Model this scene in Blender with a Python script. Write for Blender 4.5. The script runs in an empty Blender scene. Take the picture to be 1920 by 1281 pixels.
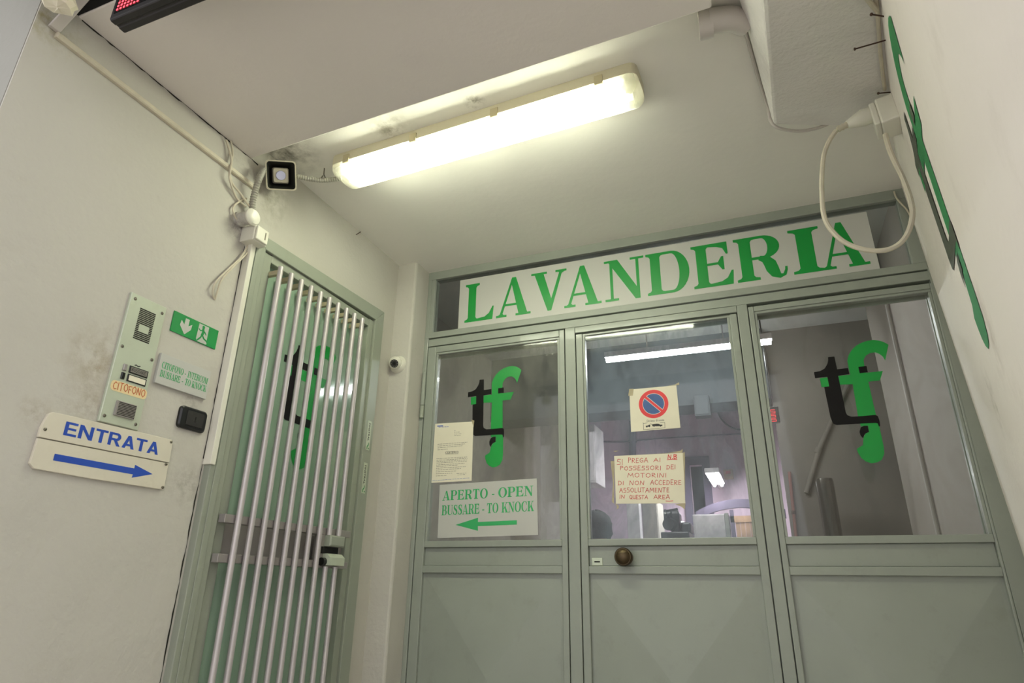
import bpy, bmesh, math, random
from mathutils import Vector, Matrix
from mathutils.geometry import tessellate_polygon

random.seed(7)
SC = bpy.context.scene
COL = SC.collection
PI = math.pi

# ------------------------------------------------------------------ camera
CAM_R = Matrix.Identity(3)
def _cam():
    r = Vector((0.3724173664665875, 0.05623489352951248, 0.3738160335163233))
    rot = Matrix.Rotation(r.length, 3, r.normalized())
    base = Matrix(((1, 0, 0), (0, 0, 1), (0, -1, 0)))
    return base @ rot.transposed()          # world -> camera axes
W2C = _cam()
F_PX = 1177.37
cam_data = bpy.data.cameras.new('camera')
cam_data.sensor_width = 36.0
cam_data.lens = 36.0 * F_PX / 1920.0
cam_data.clip_start = 0.01
cam = bpy.data.objects.new('camera', cam_data)
COL.objects.link(cam)
cam.matrix_world = W2C.transposed().to_4x4()
SC.camera = cam

# ------------------------------------------------------------------ world, light, exposure
world = bpy.data.worlds.new('street_daylight')
SC.world = world
world.use_nodes = True
bg = world.node_tree.nodes['Background']
bg.inputs['Color'].default_value = (1.0, 0.98, 1.0, 1)
bg.inputs['Strength'].default_value = 1.62
TUBE_COLOR = (0.96, 1.0, 0.80)
TUBE_POWER = 78.0
ROOM_TUBE_COLOR = (0.97, 0.97, 1.0)
ROOM_TUBE_POWER = 170.0
SC.view_settings.view_transform = 'Standard'
SC.view_settings.look = 'None'
SC.view_settings.exposure = 0.0
SC.view_settings.gamma = 1.0
SC.view_settings.use_curve_mapping = False

# ------------------------------------------------------------------ pixel -> point on a real plane
def ray(x, y):
    return W2C.transposed() @ Vector(((x - 960.0) / F_PX, -(y - 640.5) / F_PX, -1.0))
def onX(x, y, d): r = ray(x, y); return r * (d / r.x)
def onY(x, y, d): r = ray(x, y); return r * (d / r.y)
def onZ(x, y, d): r = ray(x, y); return r * (d / r.z)
def onP(x, y, c, n):
    r = ray(x, y); return r * (c.dot(n) / r.dot(n))

# ------------------------------------------------------------------ key planes (camera is the origin)
D = 3.0            # storefront
XL = -1.88         # left wall
ZC = 1.79          # ceiling over the entrance
ZF = -0.92         # floor
BEAM_Z = 1.70
SPLAY = 0.2275     # the right wall runs out of square
LEAN = 0.054

class Frame:
    def __init__(s, o, u, v, n):
        s.o, s.u, s.v, s.n = Vector(o), Vector(u).normalized(), Vector(v).normalized(), Vector(n).normalized()
    def __call__(s, a, b, c=0.0):
        return s.o + s.u * a + s.v * b + s.n * c
    def at(s, a, b, c=0.0, rot=0.0, sc=1.0):
        ca, sa = math.cos(rot), math.sin(rot)
        f = Frame(s(a, b, c), s.u * ca + s.v * sa, s.v * ca - s.u * sa, s.n)
        return f
WORLD = Frame((0, 0, 0), (1, 0, 0), (0, 1, 0), (0, 0, 1))
FAC = Frame((0, D, 0), (1, 0, 0), (0, 0, 1), (0, -1, 0))      # u = x, v = z
LW = Frame((XL, 0, 0), (0, 1, 0), (0, 0, 1), (1, 0, 0))       # u = y, v = z
RW_X0 = 0.778 + LEAN * ZC
RW_U = Vector((-SPLAY, -1, 0)).normalized()
RW_V = Vector((-LEAN, 0, 1)).normalized()
RW_N = RW_U.cross(RW_V).normalized()
if RW_N.x > 0: RW_N = -RW_N
RW = Frame((RW_X0, D, 0), RW_U, RW_V, RW_N)                   # u = towards the street

# ------------------------------------------------------------------ materials
def lin(c):
    def f(v):
        v /= 255.0
        return v / 12.92 if v <= 0.04045 else ((v + 0.055) / 1.055) ** 2.4
    return (f(c[0]), f(c[1]), f(c[2]), 1.0)

def mat(name, rgb, rough=0.6, metal=0.0, var=0.0, vscale=6.0, bump=0.0, bscale=60.0, spec=0.5, stains=(), coat=0.0, detail=4.0, dirt=None, dirt_scale=3.0, dirt_amt=0.0):
    m = bpy.data.materials.new(name); m.use_nodes = True
    nt = m.node_tree; N = nt.nodes; L = nt.links
    b = N['Principled BSDF']
    col = lin(rgb)
    b.inputs['Base Color'].default_value = col
    b.inputs['Roughness'].default_value = rough
    b.inputs['Metallic'].default_value = metal
    b.inputs['Specular IOR Level'].default_value = spec
    b.inputs['Coat Weight'].default_value = coat
    geo = N.new('ShaderNodeNewGeometry')
    src = None
    def mixcol(a, fac, c2):
        mx = N.new('ShaderNodeMix'); mx.data_type = 'RGBA'
        if isinstance(a, tuple): mx.inputs[6].default_value = a
        else: L.new(a, mx.inputs[6])
        L.new(fac, mx.inputs[0]); mx.inputs[7].default_value = c2
        return mx.outputs[2]
    cur = col
    if var > 0:
        n = N.new('ShaderNodeTexNoise'); n.inputs['Scale'].default_value = vscale; n.inputs['Detail'].default_value = detail
        L.new(geo.outputs['Position'], n.inputs['Vector'])
        r = N.new('ShaderNodeMapRange'); r.inputs[1].default_value = 0.3; r.inputs[2].default_value = 0.7
        r.inputs[3].default_value = 0.0; r.inputs[4].default_value = 1.0
        L.new(n.outputs['Fac'], r.inputs[0])
        d = tuple(x * (1 - var) for x in col[:3]) + (1.0,)
        cur = mixcol(col, r.outputs[0], d)
    if dirt is not None:
        n = N.new('ShaderNodeTexNoise'); n.inputs['Scale'].default_value = dirt_scale; n.inputs['Detail'].default_value = 8; n.inputs['Roughness'].default_value = 0.7
        L.new(geo.outputs['Position'], n.inputs['Vector'])
        r = N.new('ShaderNodeMapRange'); r.inputs[1].default_value = 0.55; r.inputs[2].default_value = 0.8
        r.inputs[3].default_value = 0.0; r.inputs[4].default_value = dirt_amt
        L.new(n.outputs['Fac'], r.inputs[0])
        cur = mixcol(cur, r.outputs[0], lin(dirt))
    for (p, rad, rgb2, amt, sc) in stains:
        vm = N.new('ShaderNodeVectorMath'); vm.operation = 'DISTANCE'
        L.new(geo.outputs['Position'], vm.inputs[0]); vm.inputs[1].default_value = p
        r = N.new('ShaderNodeMapRange'); r.inputs[1].default_value = rad; r.inputs[2].default_value = rad * 0.15
        r.inputs[3].default_value = 0.0; r.inputs[4].default_value = amt
        L.new(vm.outputs['Value'], r.inputs[0])
        n = N.new('ShaderNodeTexNoise'); n.inputs['Scale'].default_value = sc; n.inputs['Detail'].default_value = 7; n.inputs['Roughness'].default_value = 0.65
        L.new(geo.outputs['Position'], n.inputs['Vector'])
        r2 = N.new('ShaderNodeMapRange'); r2.inputs[1].default_value = 0.42; r2.inputs[2].default_value = 0.68
        L.new(n.outputs['Fac'], r2.inputs[0])
        mu = N.new('ShaderNodeMath'); mu.operation = 'MULTIPLY'
        L.new(r.outputs[0], mu.inputs[0]); L.new(r2.outputs[0], mu.inputs[1])
        cur = mixcol(cur, mu.outputs[0], lin(rgb2))
    if not isinstance(cur, tuple): L.new(cur, b.inputs['Base Color'])
    if bump > 0:
        n = N.new('ShaderNodeTexNoise'); n.inputs['Scale'].default_value = bscale; n.inputs['Detail'].default_value = 6
        L.new(geo.outputs['Position'], n.inputs['Vector'])
        n2 = N.new('ShaderNodeTexNoise'); n2.inputs['Scale'].default_value = bscale * 0.12; n2.inputs['Detail'].default_value = 3
        L.new(geo.outputs['Position'], n2.inputs['Vector'])
        ad = N.new('ShaderNodeMath'); ad.operation = 'MULTIPLY_ADD'
        L.new(n2.outputs['Fac'], ad.inputs[0]); ad.inputs[1].default_value = 3.0; L.new(n.outputs['Fac'], ad.inputs[2])
        bp = N.new('ShaderNodeBump'); bp.inputs['Strength'].default_value = bump; bp.inputs['Distance'].default_value = 0.004
        L.new(ad.outputs[0], bp.inputs['Height']); L.new(bp.outputs['Normal'], b.inputs['Normal'])
    return m

def emis(name, rgb, strength):
    m = bpy.data.materials.new(name); m.use_nodes = True
    nt = m.node_tree; nt.nodes.clear()
    e = nt.nodes.new('ShaderNodeEmission'); o = nt.nodes.new('ShaderNodeOutputMaterial')
    e.inputs['Color'].default_value = tuple(rgb) + (1,); e.inputs['Strength'].default_value = strength
    nt.links.new(e.outputs[0], o.inputs[0]); return m

def glass(name, tint=(0.9, 0.93, 0.91), film=0.10, film_rgb=(150, 158, 165), smear=0.0, f0=0.022):
    m = bpy.data.materials.new(name); m.use_nodes = True
    nt = m.node_tree; N = nt.nodes; L = nt.links; N.clear()
    out = N.new('ShaderNodeOutputMaterial')
    tr = N.new('ShaderNodeBsdfTransparent'); tr.inputs[0].default_value = tint + (1,)
    gl = N.new('ShaderNodeBsdfGlossy'); gl.inputs['Roughness'].default_value = 0.045
    lw = N.new('ShaderNodeLayerWeight'); lw.inputs['Blend'].default_value = 0.5
    p = N.new('ShaderNodeMath'); p.operation = 'POWER'; L.new(lw.outputs['Facing'], p.inputs[0]); p.inputs[1].default_value = 5
    mr = N.new('ShaderNodeMath'); mr.operation = 'MULTIPLY_ADD'; L.new(p.outputs[0], mr.inputs[0]); mr.inputs[1].default_value = 1 - f0; mr.inputs[2].default_value = f0
    m1 = N.new('ShaderNodeMixShader'); L.new(mr.outputs[0], m1.inputs[0]); L.new(tr.outputs[0], m1.inputs[1]); L.new(gl.outputs[0], m1.inputs[2])
    df = N.new('ShaderNodeBsdfDiffuse'); df.inputs[0].default_value = lin(film_rgb)
    tl = N.new('ShaderNodeBsdfTranslucent'); tl.inputs[0].default_value = lin(film_rgb)
    md = N.new('ShaderNodeMixShader'); md.inputs[0].default_value = 0.5; L.new(df.outputs[0], md.inputs[1]); L.new(tl.outputs[0], md.inputs[2])
    geo = N.new('ShaderNodeNewGeometry')
    mp = N.new('ShaderNodeMapping'); mp.inputs['Scale'].default_value = (3.0, 1.0, 1.3); mp.inputs['Rotation'].default_value = (0, 0.5, 0)
    L.new(geo.outputs['Position'], mp.inputs['Vector'])
    n = N.new('ShaderNodeTexNoise'); n.inputs['Scale'].default_value = 2.2; n.inputs['Detail'].default_value = 8; n.inputs['Roughness'].default_value = 0.62; n.inputs['Distortion'].default_value = 0.8
    L.new(mp.outputs[0], n.inputs['Vector'])
    r = N.new('ShaderNodeMapRange'); r.inputs[1].default_value = 0.4; r.inputs[2].default_value = 0.75; r.inputs[3].default_value = film * 0.5; r.inputs[4].default_value = film + smear
    L.new(n.outputs['Fac'], r.inputs[0])
    m2 = N.new('ShaderNodeMixShader'); L.new(r.outputs[0], m2.inputs[0]); L.new(m1.outputs[0], m2.inputs[1]); L.new(md.outputs[0], m2.inputs[2])
    L.new(m2.outputs[0], out.inputs[0]); return m

M = {}
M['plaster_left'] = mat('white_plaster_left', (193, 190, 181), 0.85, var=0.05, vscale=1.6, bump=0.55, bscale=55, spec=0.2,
    dirt=(160, 148, 128), dirt_scale=5.5, dirt_amt=0.12,
    stains=[((XL, 1.24, 0.64), 0.15, (142, 126, 100), 0.6, 22), ((XL, 1.25, 0.50), 0.10, (140, 122, 100), 0.5, 34), ((XL, 0.80, 1.62), 0.14, (150, 140, 90), 0.7, 30), ((XL, 1.10, 0.44), 0.06, (140, 122, 95), 0.5, 40),
            ((XL, 1.80, 1.60), 0.16, (120, 112, 92), 0.5, 22), ((XL, 1.60, 0.62), 0.06, (120, 105, 100), 0.5, 40), ((XL, 1.66, 1.37), 0.09, (84, 74, 84), 0.7, 40), ((XL, 1.66, 0.32), 0.09, (110, 100, 84), 0.4, 40)])
M['plaster_right'] = mat('white_plaster_right', (234, 227, 220), 0.85, var=0.04, vscale=1.5, bump=0.35, bscale=40, spec=0.2,
    dirt=(150, 140, 120), dirt_scale=5, dirt_amt=0.16, stains=[((0.62, 1.75, 0.62), 0.16, (130, 112, 88), 0.55, 14), ((0.72, 2.2, 0.55), 0.14, (120, 108, 84), 0.5, 20), ((0.6, 1.6, 0.36), 0.1, (140, 130, 100), 0.5, 26)])
M['plaster_ceiling'] = mat('white_plaster_ceiling', (236, 233, 226), 0.9, var=0.05, vscale=1.4, bump=0.3, bscale=30, spec=0.15,
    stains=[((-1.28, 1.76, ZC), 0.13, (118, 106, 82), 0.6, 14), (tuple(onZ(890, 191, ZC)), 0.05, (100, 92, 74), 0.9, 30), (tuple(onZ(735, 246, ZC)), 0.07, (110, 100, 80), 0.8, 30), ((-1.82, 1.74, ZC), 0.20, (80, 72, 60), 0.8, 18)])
M['plaster_beam'] = mat('white_plaster_beam', (230, 224, 218), 0.9, var=0.04, vscale=1.2, bump=0.35, bscale=45, spec=0.15)
M['plaster_bulk'] = mat('rough_plaster_bulkhead', (232, 228, 224), 0.9, var=0.05, vscale=3, bump=0.9, bscale=70, spec=0.15)
M['floor'] = mat('grey_paving', (196, 190, 182), 0.8, var=0.2, vscale=3, bump=0.3)
M['outside_wall'] = mat('render_outside', (158, 158, 150), 0.9, var=0.08, vscale=1.0, bump=0.5)
M['green_metal'] = mat('grey_green_gloss_paint', (145, 151, 141), 0.40, var=0.06, vscale=5, bump=0.14, bscale=28, spec=0.45, coat=0.10, dirt=(96, 98, 82), dirt_scale=9, dirt_amt=0.25)
M['grille_metal'] = mat('pale_green_aluminium', (148, 154, 140), 0.38, var=0.05, vscale=6, bump=0.06, bscale=40, spec=0.5, dirt=(112, 112, 96), dirt_scale=7, dirt_amt=0.3)
M['bar_metal'] = mat('brushed_aluminium_bar', (196, 190, 190), 0.36, metal=0.35, var=0.08, vscale=12)
M['rail_metal'] = mat('grey_aluminium_rail', (160, 155, 152), 0.42, metal=0.4, var=0.1, vscale=10)
M['grille_glass'] = mat('green_tinted_door_glass', (138, 164, 144), 0.09, var=0.15, vscale=3, spec=0.8)
M['dark'] = mat('dark_void', (10, 10, 10), 0.9)
M['seal'] = mat('black_rubber_seal', (24, 26, 22), 0.7)
M['black_plastic'] = mat('black_plastic', (18, 20, 19), 0.30)
M['black_matte'] = mat('black_housing', (26, 23, 22), 0.55, var=0.2, vscale=10)
M['vinyl_black'] = mat('black_vinyl', (10, 8, 8), 0.5, spec=0.2)
M['vinyl_green'] = mat('green_vinyl', (0, 138, 52), 0.4, var=0.06, vscale=8)
M['paint_green'] = mat('green_wall_paint', (34, 128, 72), 0.8, var=0.2, vscale=7)
M['paint_dark'] = mat('dark_wall_paint', (78, 84, 72), 0.85, var=0.25, vscale=9)
M['sign_white'] = mat('white_sign_board', (186, 186, 180), 0.45, var=0.02)
M['paper'] = mat('yellowed_paper', (228, 222, 200), 0.75, var=0.06, vscale=12, bump=0.12, bscale=20)
M['paper_white'] = mat('white_paper', (228, 226, 214), 0.7, var=0.04, vscale=9, bump=0.08, bscale=18)
M['tape'] = mat('old_adhesive_tape', (176, 164, 130), 0.35, var=0.25, vscale=25)
M['green_print'] = mat('green_print', (46, 160, 92), 0.5)
M['green_sign'] = mat('exit_sign_green', (0, 130, 62), 0.45)
M['blue_print'] = mat('blue_print', (28, 70, 168), 0.5)
M['blue_sign'] = mat('road_sign_blue', (42, 80, 136), 0.4, var=0.12, vscale=30)
M['red_sign'] = mat('road_sign_red', (206, 40, 44), 0.4)
M['red_ink'] = mat('red_marker_ink', (190, 60, 62), 0.6)
M['orange_ink'] = mat('orange_marker_ink', (186, 96, 56), 0.6)
M['black_ink'] = mat('black_ink', (32, 30, 32), 0.6)
M['grey_ink'] = mat('faded_ink', (120, 116, 108), 0.7)
M['plate'] = mat('green_grey_anodised_plate', (192, 200, 180), 0.35, metal=0.15, var=0.06, vscale=8, dirt=(140, 130, 100), dirt_scale=12, dirt_amt=0.2)
M['slot'] = mat('dark_slot', (34, 32, 26), 0.8)
M['screw'] = mat('steel_screw', (120, 116, 104), 0.35, metal=0.9)
M['cream_tape'] = mat('cream_label_tape', (226, 206, 158), 0.6)
M['old_sign'] = mat('aged_white_panel', (214, 208, 190), 0.55, var=0.06, vscale=7, dirt=(150, 135, 100), dirt_scale=9, dirt_amt=0.25)
M['white_plastic'] = mat('white_plastic', (224, 222, 208), 0.4, var=0.04, vscale=10)
M['cable'] = mat('cream_painted_cable', (206, 198, 178), 0.55, var=0.12, vscale=30)
M['conduit'] = mat('grey_corrugated_conduit', (160, 158, 146), 0.5, var=0.15, vscale=30)
M['lamp_base'] = mat('grey_lamp_tray', (196, 190, 168), 0.5)
M['lamp_tray'] = mat('white_reflector_tray', (245, 244, 236), 0.4)
M['clip'] = mat('beige_lamp_clip', (178, 168, 138), 0.5)
M['speaker'] = mat('beige_horn_shell', (196, 190, 168), 0.45, var=0.06, vscale=12)
M['speaker_in'] = mat('dark_horn_throat', (30, 32, 26), 0.6)
M['chrome'] = mat('steel_disc', (196, 200, 222), 0.3, metal=0.6)
M['brass'] = mat('aged_brass', (88, 74, 52), 0.42, metal=0.7, var=0.4, vscale=18)
M['nail'] = mat('rusty_nail', (74, 52, 42), 0.7, metal=0.3)
M['grey_pipe'] = mat('grey_painted_pipe', (196, 190, 184), 0.6, var=0.06)
M['lilac'] = mat('lilac_wall_paint', (200, 176, 194), 0.85, var=0.06, vscale=2, bump=0.2)
M['lilac_dark'] = mat('dark_lilac_paint', (94, 84, 104), 0.85)
M['room_ceiling'] = mat('room_ceiling_paint', (206, 206, 202), 0.9)
M['room_beam'] = mat('room_beam_paint', (78, 82, 84), 0.9, var=0.15, vscale=2)
M['room_grey'] = mat('room_grey_paint', (172, 164, 156), 0.85, var=0.08, vscale=2, bump=0.2)
M['room_dark'] = mat('room_dark_paint', (112, 107, 100), 0.9, var=0.2, vscale=2)
M['room_white'] = mat('room_white_paint', (232, 224, 228), 0.7)
M['wood'] = mat('light_varnished_wood', (196, 156, 124), 0.5, var=0.15, vscale=20)
M['machine'] = mat('black_machine_enamel', (30, 30, 32), 0.35)
M['steel_tank'] = mat('dark_steel_tank', (92, 90, 86), 0.25, metal=0.8, var=0.2, vscale=5)
M['hair'] = mat('dark_hair', (26, 20, 18), 0.7, var=0.4, vscale=60, bump=0.8, bscale=90)
M['skin'] = mat('skin', (196, 148, 124), 0.55)
M['cloth'] = mat('grey_work_shirt', (96, 98, 110), 0.85)
M['trouser'] = mat('dark_trousers', (50, 52, 60), 0.85)
M['tube'] = emis('fluorescent_tube', TUBE_COLOR, TUBE_POWER)
M['room_tube'] = emis('room_fluorescent_tube', ROOM_TUBE_COLOR, ROOM_TUBE_POWER)
M['led'] = emis('red_led', (1.0, 0.05, 0.07), 5.0)
M['digit_led'] = emis('red_digit', (1.0, 0.06, 0.07), 1.6)
M['pane'] = glass('door_glass', film=0.07, smear=0.08, film_rgb=(168, 158, 146), f0=0.03)
M['pane_left'] = glass('hazed_door_glass', film=0.26, smear=0.12, film_rgb=(166, 166, 152), f0=0.035)  # stronger pale film paints in this pane's soft grey reflection haze
M['pane_dirty'] = glass('smeared_door_glass', film=0.09, smear=0.34, f0=0.03, film_rgb=(150, 162, 172))
M['pane_transom'] = glass('transom_glass', film=0.06, smear=0.08, tint=(0.7, 0.72, 0.66))

def lamp_cover():
    m = bpy.data.materials.new('clear_ribbed_lamp_cover'); m.use_nodes = True
    nt = m.node_tree; N = nt.nodes; L = nt.links; N.clear()
    out = N.new('ShaderNodeOutputMaterial')
    tr = N.new('ShaderNodeBsdfTransparent'); tr.inputs[0].default_value = (0.96, 0.96, 0.92, 1)
    tl = N.new('ShaderNodeBsdfTranslucent'); tl.inputs[0].default_value = (0.95, 0.94, 0.80, 1)
    df = N.new('ShaderNodeBsdfDiffuse'); df.inputs[0].default_value = (0.92, 0.90, 0.68, 1)
    gl = N.new('ShaderNodeBsdfGlossy'); gl.inputs['Roughness'].default_value = 0.08
    a = N.new('ShaderNodeMixShader'); a.inputs[0].default_value = 0.3; L.new(tl.outputs[0], a.inputs[1]); L.new(df.outputs[0], a.inputs[2])
    b = N.new('ShaderNodeMixShader'); b.inputs[0].default_value = 0.28; L.new(tr.outputs[0], b.inputs[1]); L.new(a.outputs[0], b.inputs[2])
    lw = N.new('ShaderNodeLayerWeight'); lw.inputs['Blend'].default_value = 0.25
    c = N.new('ShaderNodeMixShader'); L.new(lw.outputs['Facing'], c.inputs[0]); L.new(b.outputs[0], c.inputs[1]); L.new(gl.outputs[0], c.inputs[2])
    c2 = N.new('ShaderNodeMixShader'); c2.inputs[0].default_value = 0.6; L.new(c.outputs[0], c2.inputs[1]); L.new(b.outputs[0], c2.inputs[2])
    L.new(c2.outputs[0], out.inputs[0]); return m
M['cover'] = lamp_cover()

# ------------------------------------------------------------------ building helpers
def tag(o, label=None, cat=None, group=None, kind=None):
    if label: o['label'] = label
    if cat: o['category'] = cat
    if group: o['group'] = group
    if kind: o['kind'] = kind
    return o
WLOC = {}
def wloc(o): return WLOC.get(o.name, Vector((0, 0, 0))) if o else Vector((0, 0, 0))
def empty(name, loc, label=None, cat=None, group=None, kind=None):
    o = bpy.data.objects.new(name, None); COL.objects.link(o)
    o.empty_display_size = 0.05
    o.location = loc; WLOC[o.name] = Vector(loc)
    return tag(o, label, cat, group, kind)

class MB:
    def __init__(s): s.v = []; s.f = []; s.smooth = []
    def add(s, verts, faces, smooth=False):
        n = len(s.v); s.v += [Vector(p) for p in verts]
        s.f += [tuple(i + n for i in f) for f in faces]; s.smooth += [smooth] * len(faces); return s
    def hexa(s, p):      # p: 4 bottom + 4 top
        return s.add(p, [(3, 2, 1, 0), (4, 5, 6, 7), (0, 1, 5, 4), (1, 2, 6, 5), (2, 3, 7, 6), (3, 0, 4, 7)])
    def box(s, fr, a, b):
        (x0, y0, z0), (x1, y1, z1) = a, b
        return s.hexa([fr(x0, y0, z0), fr(x1, y0, z0), fr(x1, y1, z0), fr(x0, y1, z0), fr(x0, y0, z1), fr(x1, y0, z1), fr(x1, y1, z1), fr(x0, y1, z1)])
    def cbox(s, fr, a, b, ch):   # box with a chamfered front (n side) and corners
        (x0, y0, z0), (x1, y1, z1) = a, b
        lo = [(x0, y0), (x1, y0), (x1, y1), (x0, y1)]
        hi = [(x0 + ch, y0 + ch), (x1 - ch, y0 + ch), (x1 - ch, y1 - ch), (x0 + ch, y1 - ch)]
        p = [fr(x, y, z0) for x, y in lo] + [fr(x, y, z1 - ch) for x, y in lo] + [fr(x, y, z1) for x, y in hi]
        f = [(3, 2, 1, 0), (8, 9, 10, 11)]
        for k in range(4):
            j = (k + 1) % 4
            f += [(k, j, 4 + j, 4 + k), (4 + k, 4 + j, 8 + j, 8 + k)]
        return s.add(p, f)
    def prism(s, fr, poly, z0, z1, holes=()):
        n = len(poly)
        loops = [[Vector((x, y, 0)) for x, y in poly]] + [[Vector((x, y, 0)) for x, y in h] for h in holes]
        flat = [p for l in loops for p in l]
        tris = tessellate_polygon(loops)
        T = len(flat)
        vs = [fr(p.x, p.y, z1) for p in flat] + [fr(p.x, p.y, z0) for p in flat]
        fs = []
        for t in tris:
            a, b, c = (flat[i] for i in t)
            cr = (b - a).cross(c - a).z
            t = tuple(t) if cr > 0 else tuple(reversed(t))
            fs.append(t); fs.append(tuple(i + T for i in reversed(t)))
        k = 0
        for l in loops:
            m = len(l)
            for i in range(m):
                j = (i + 1) % m
                fs.append((k + i, k + j, T + k + j, T + k + i))
            k += m
        return s.add(vs, fs)
    def flat(s, fr, poly, z=0.0, holes=()):
        loops = [[Vector((x, y, 0)) for x, y in poly]] + [[Vector((x, y, 0)) for x, y in h] for h in holes]
        fl = [p for l in loops for p in l]
        fs = []
        for t in tessellate_polygon(loops):
            a, b, c = (fl[i] for i in t)
            fs.append(tuple(t) if (b - a).cross(c - a).z > 0 else tuple(reversed(t)))
        return s.add([fr(p.x, p.y, z) for p in fl], fs)
    def tube(s, pts, r, n=10, caps=True, rf=None):
        pts = [Vector(p) for p in pts]; m = len(pts)
        vs = []; up = None
        for i, p in enumerate(pts):
            t = (pts[min(i + 1, m - 1)] - pts[max(i - 1, 0)])
            if t.length < 1e-9: t = Vector((0, 0, 1))
            t.normalize()
            if up is None:
                up = Vector((0, 0, 1)) if abs(t.z) < 0.9 else Vector((1, 0, 0))
            a = (up - t * up.dot(t)); a.normalize(); b = t.cross(a); up = a
            rr = rf(i) if rf else r
            for k in range(n):
                w = 2 * PI * k / n
                vs.append(p + (a * math.cos(w) + b * math.sin(w)) * rr)
        fs = []
        for i in range(m - 1):
            for k in range(n):
                j = (k + 1) % n
                fs.append((i * n + k, i * n + j, (i + 1) * n + j, (i + 1) * n + k))
        s.add(vs, fs, True)
        if caps:
            s.add([vs[k] for k in range(n)], [tuple(reversed(range(n)))])
            s.add([vs[(m - 1) * n + k] for k in range(n)], [tuple(range(n))])
        return s
    def lathe(s, fr, prof, n=24):     # prof: (radius, height along n)
        vs = []
        for r, h in prof:
            for k in range(n):
                w = 2 * PI * k / n
                vs.append(fr(r * math.cos(w), r * math.sin(w), h))
        fs = []
        for i in range(len(prof) - 1):
            for k in range(n):
                j = (k + 1) % n
                fs.append((i * n + k, i * n + j, (i + 1) * n + j, (i + 1) * n + k))
        s.add(vs, fs, True)
        s.add([vs[k] for k in range(n)], [tuple(reversed(range(n)))])
        s.add([vs[(len(prof) - 1) * n + k] for k in range(n)], [tuple(range(n))])
        return s
    def loft(s, rings, caps=True, smooth=True):
        n = len(rings[0]); vs = [p for r in rings for p in r]; fs = []
        for i in range(len(rings) - 1):
            for k in range(n):
                j = (k + 1) % n
                fs.append((i * n + k, i * n + j, (i + 1) * n + j, (i + 1) * n + k))
        s.add(vs, fs, smooth)
        if caps:
            s.add(rings[0], [tuple(reversed(range(n)))]); s.add(rings[-1], [tuple(range(n))])
        return s
    def build(s, name, m, parent=None, bevel=0.0, sharp=True):
        off = wloc(parent)
        me = bpy.data.meshes.new(name)
        me.from_pydata([tuple(p - off) for p in s.v], [], s.f)
        me.polygons.foreach_set('use_smooth', s.smooth)
        me.update()
        bm = bmesh.new(); bm.from_mesh(me)
        bmesh.ops.remove_doubles(bm, verts=bm.verts, dist=1e-6)
        bmesh.ops.recalc_face_normals(bm, faces=bm.faces)
        bm.to_mesh(me); bm.free()
        me.set_sharp_from_angle(angle=math.radians(40)) if any(s.smooth) else None
        me.materials.append(m)
        o = bpy.data.objects.new(name, me); COL.objects.link(o)
        if parent: o.parent = parent
        WLOC[o.name] = off
        if bevel > 0:
            b = o.modifiers.new('edge', 'BEVEL'); b.width = bevel; b.segments = 2; b.limit_method = 'ANGLE'; b.angle_limit = math.radians(50)
        return o

def spline(pts, per=8):
    pts = [Vector(p) for p in pts]; out = []
    for i in range(len(pts) - 1):
        p0 = pts[max(i - 1, 0)]; p1 = pts[i]; p2 = pts[i + 1]; p3 = pts[min(i + 2, len(pts) - 1)]
        for k in range(per):
            t = k / per
            out.append(0.5 * ((2 * p1) + (p2 - p0) * t + (2 * p0 - 5 * p1 + 4 * p2 - p3) * t * t + (3 * p1 - p0 - 3 * p2 + p3) * t ** 3))
    out.append(pts[-1]); return out
def ell(cx, cy, rx, ry, a0=0.0, a1=360.0, n=24):
    return [(cx + rx * math.cos(math.radians(a0 + (a1 - a0) * k / n)), cy + ry * math.sin(math.radians(a0 + (a1 - a0) * k / n))) for k in range(n + (0 if abs(a1 - a0) >= 360 else 1))]
def rrect(x0, y0, x1, y1, r, n=4):
    o = []
    for cx, cy, a in ((x1 - r, y1 - r, 0), (x0 + r, y1 - r, 90), (x0 + r, y0 + r, 180), (x1 - r, y0 + r, 270)):
        o += ell(cx, cy, r, r, a, a + 90, n)
    return o

# ------------------------------------------------------------------ bold serif capitals (cap height 1); every glyph = list of (outline, holes)
def R_(x0, y0, x1, y1): return ([(x0, y0), (x1, y0), (x1, y1), (x0, y1)], ())
ST, HL, SF = 0.20, 0.062, 0.055     # stem, hairline, serif
def stem(x, w=ST, y0=0.0, y1=1.0, l=0.085, r=0.085, top=True, bot=True):
    o = [R_(x, y0, x + w, y1)]
    def br(yb, sgn):
        q = [(x - l, yb), (x + w + r, yb), (x + w + r, yb + sgn * SF), (x + w + 0.025, yb + sgn * (SF + 0.02)), (x + w, yb + sgn * (SF + 0.06)), (x, yb + sgn * (SF + 0.06)), (x - 0.025, yb + sgn * (SF + 0.02)), (x - l, yb + sgn * SF)]
        return (q, ())
    if bot: o.append(br(y0, 1))
    if top: o.append(br(y1, -1))
    return o
def bowl(x, y0, y1, rx, t=ST, h=HL):
    cy = (y0 + y1) / 2; ry = (y1 - y0) / 2; sx = rx * 0.42
    out = [(x, y0), (x + sx, y0)] + ell(x + sx, cy, rx - sx, ry, -88, 88, 16) + [(x + sx, y1), (x, y1)]
    inn = [(x, y1 - h), (x + sx, y1 - h)] + ell(x + sx, cy, rx - sx - t, ry - h, 86, -86, 16) + [(x + sx, y0 + h), (x, y0 + h)]
    return (out + inn, ())
def ringO(cx, rx, t=ST * 1.05, h=0.05, ov=0.015):
    return (ell(cx, 0.5, rx, 0.5 + ov, n=36), (ell(cx, 0.5, rx - t, 0.5 + ov - h, n=36),))
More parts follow.
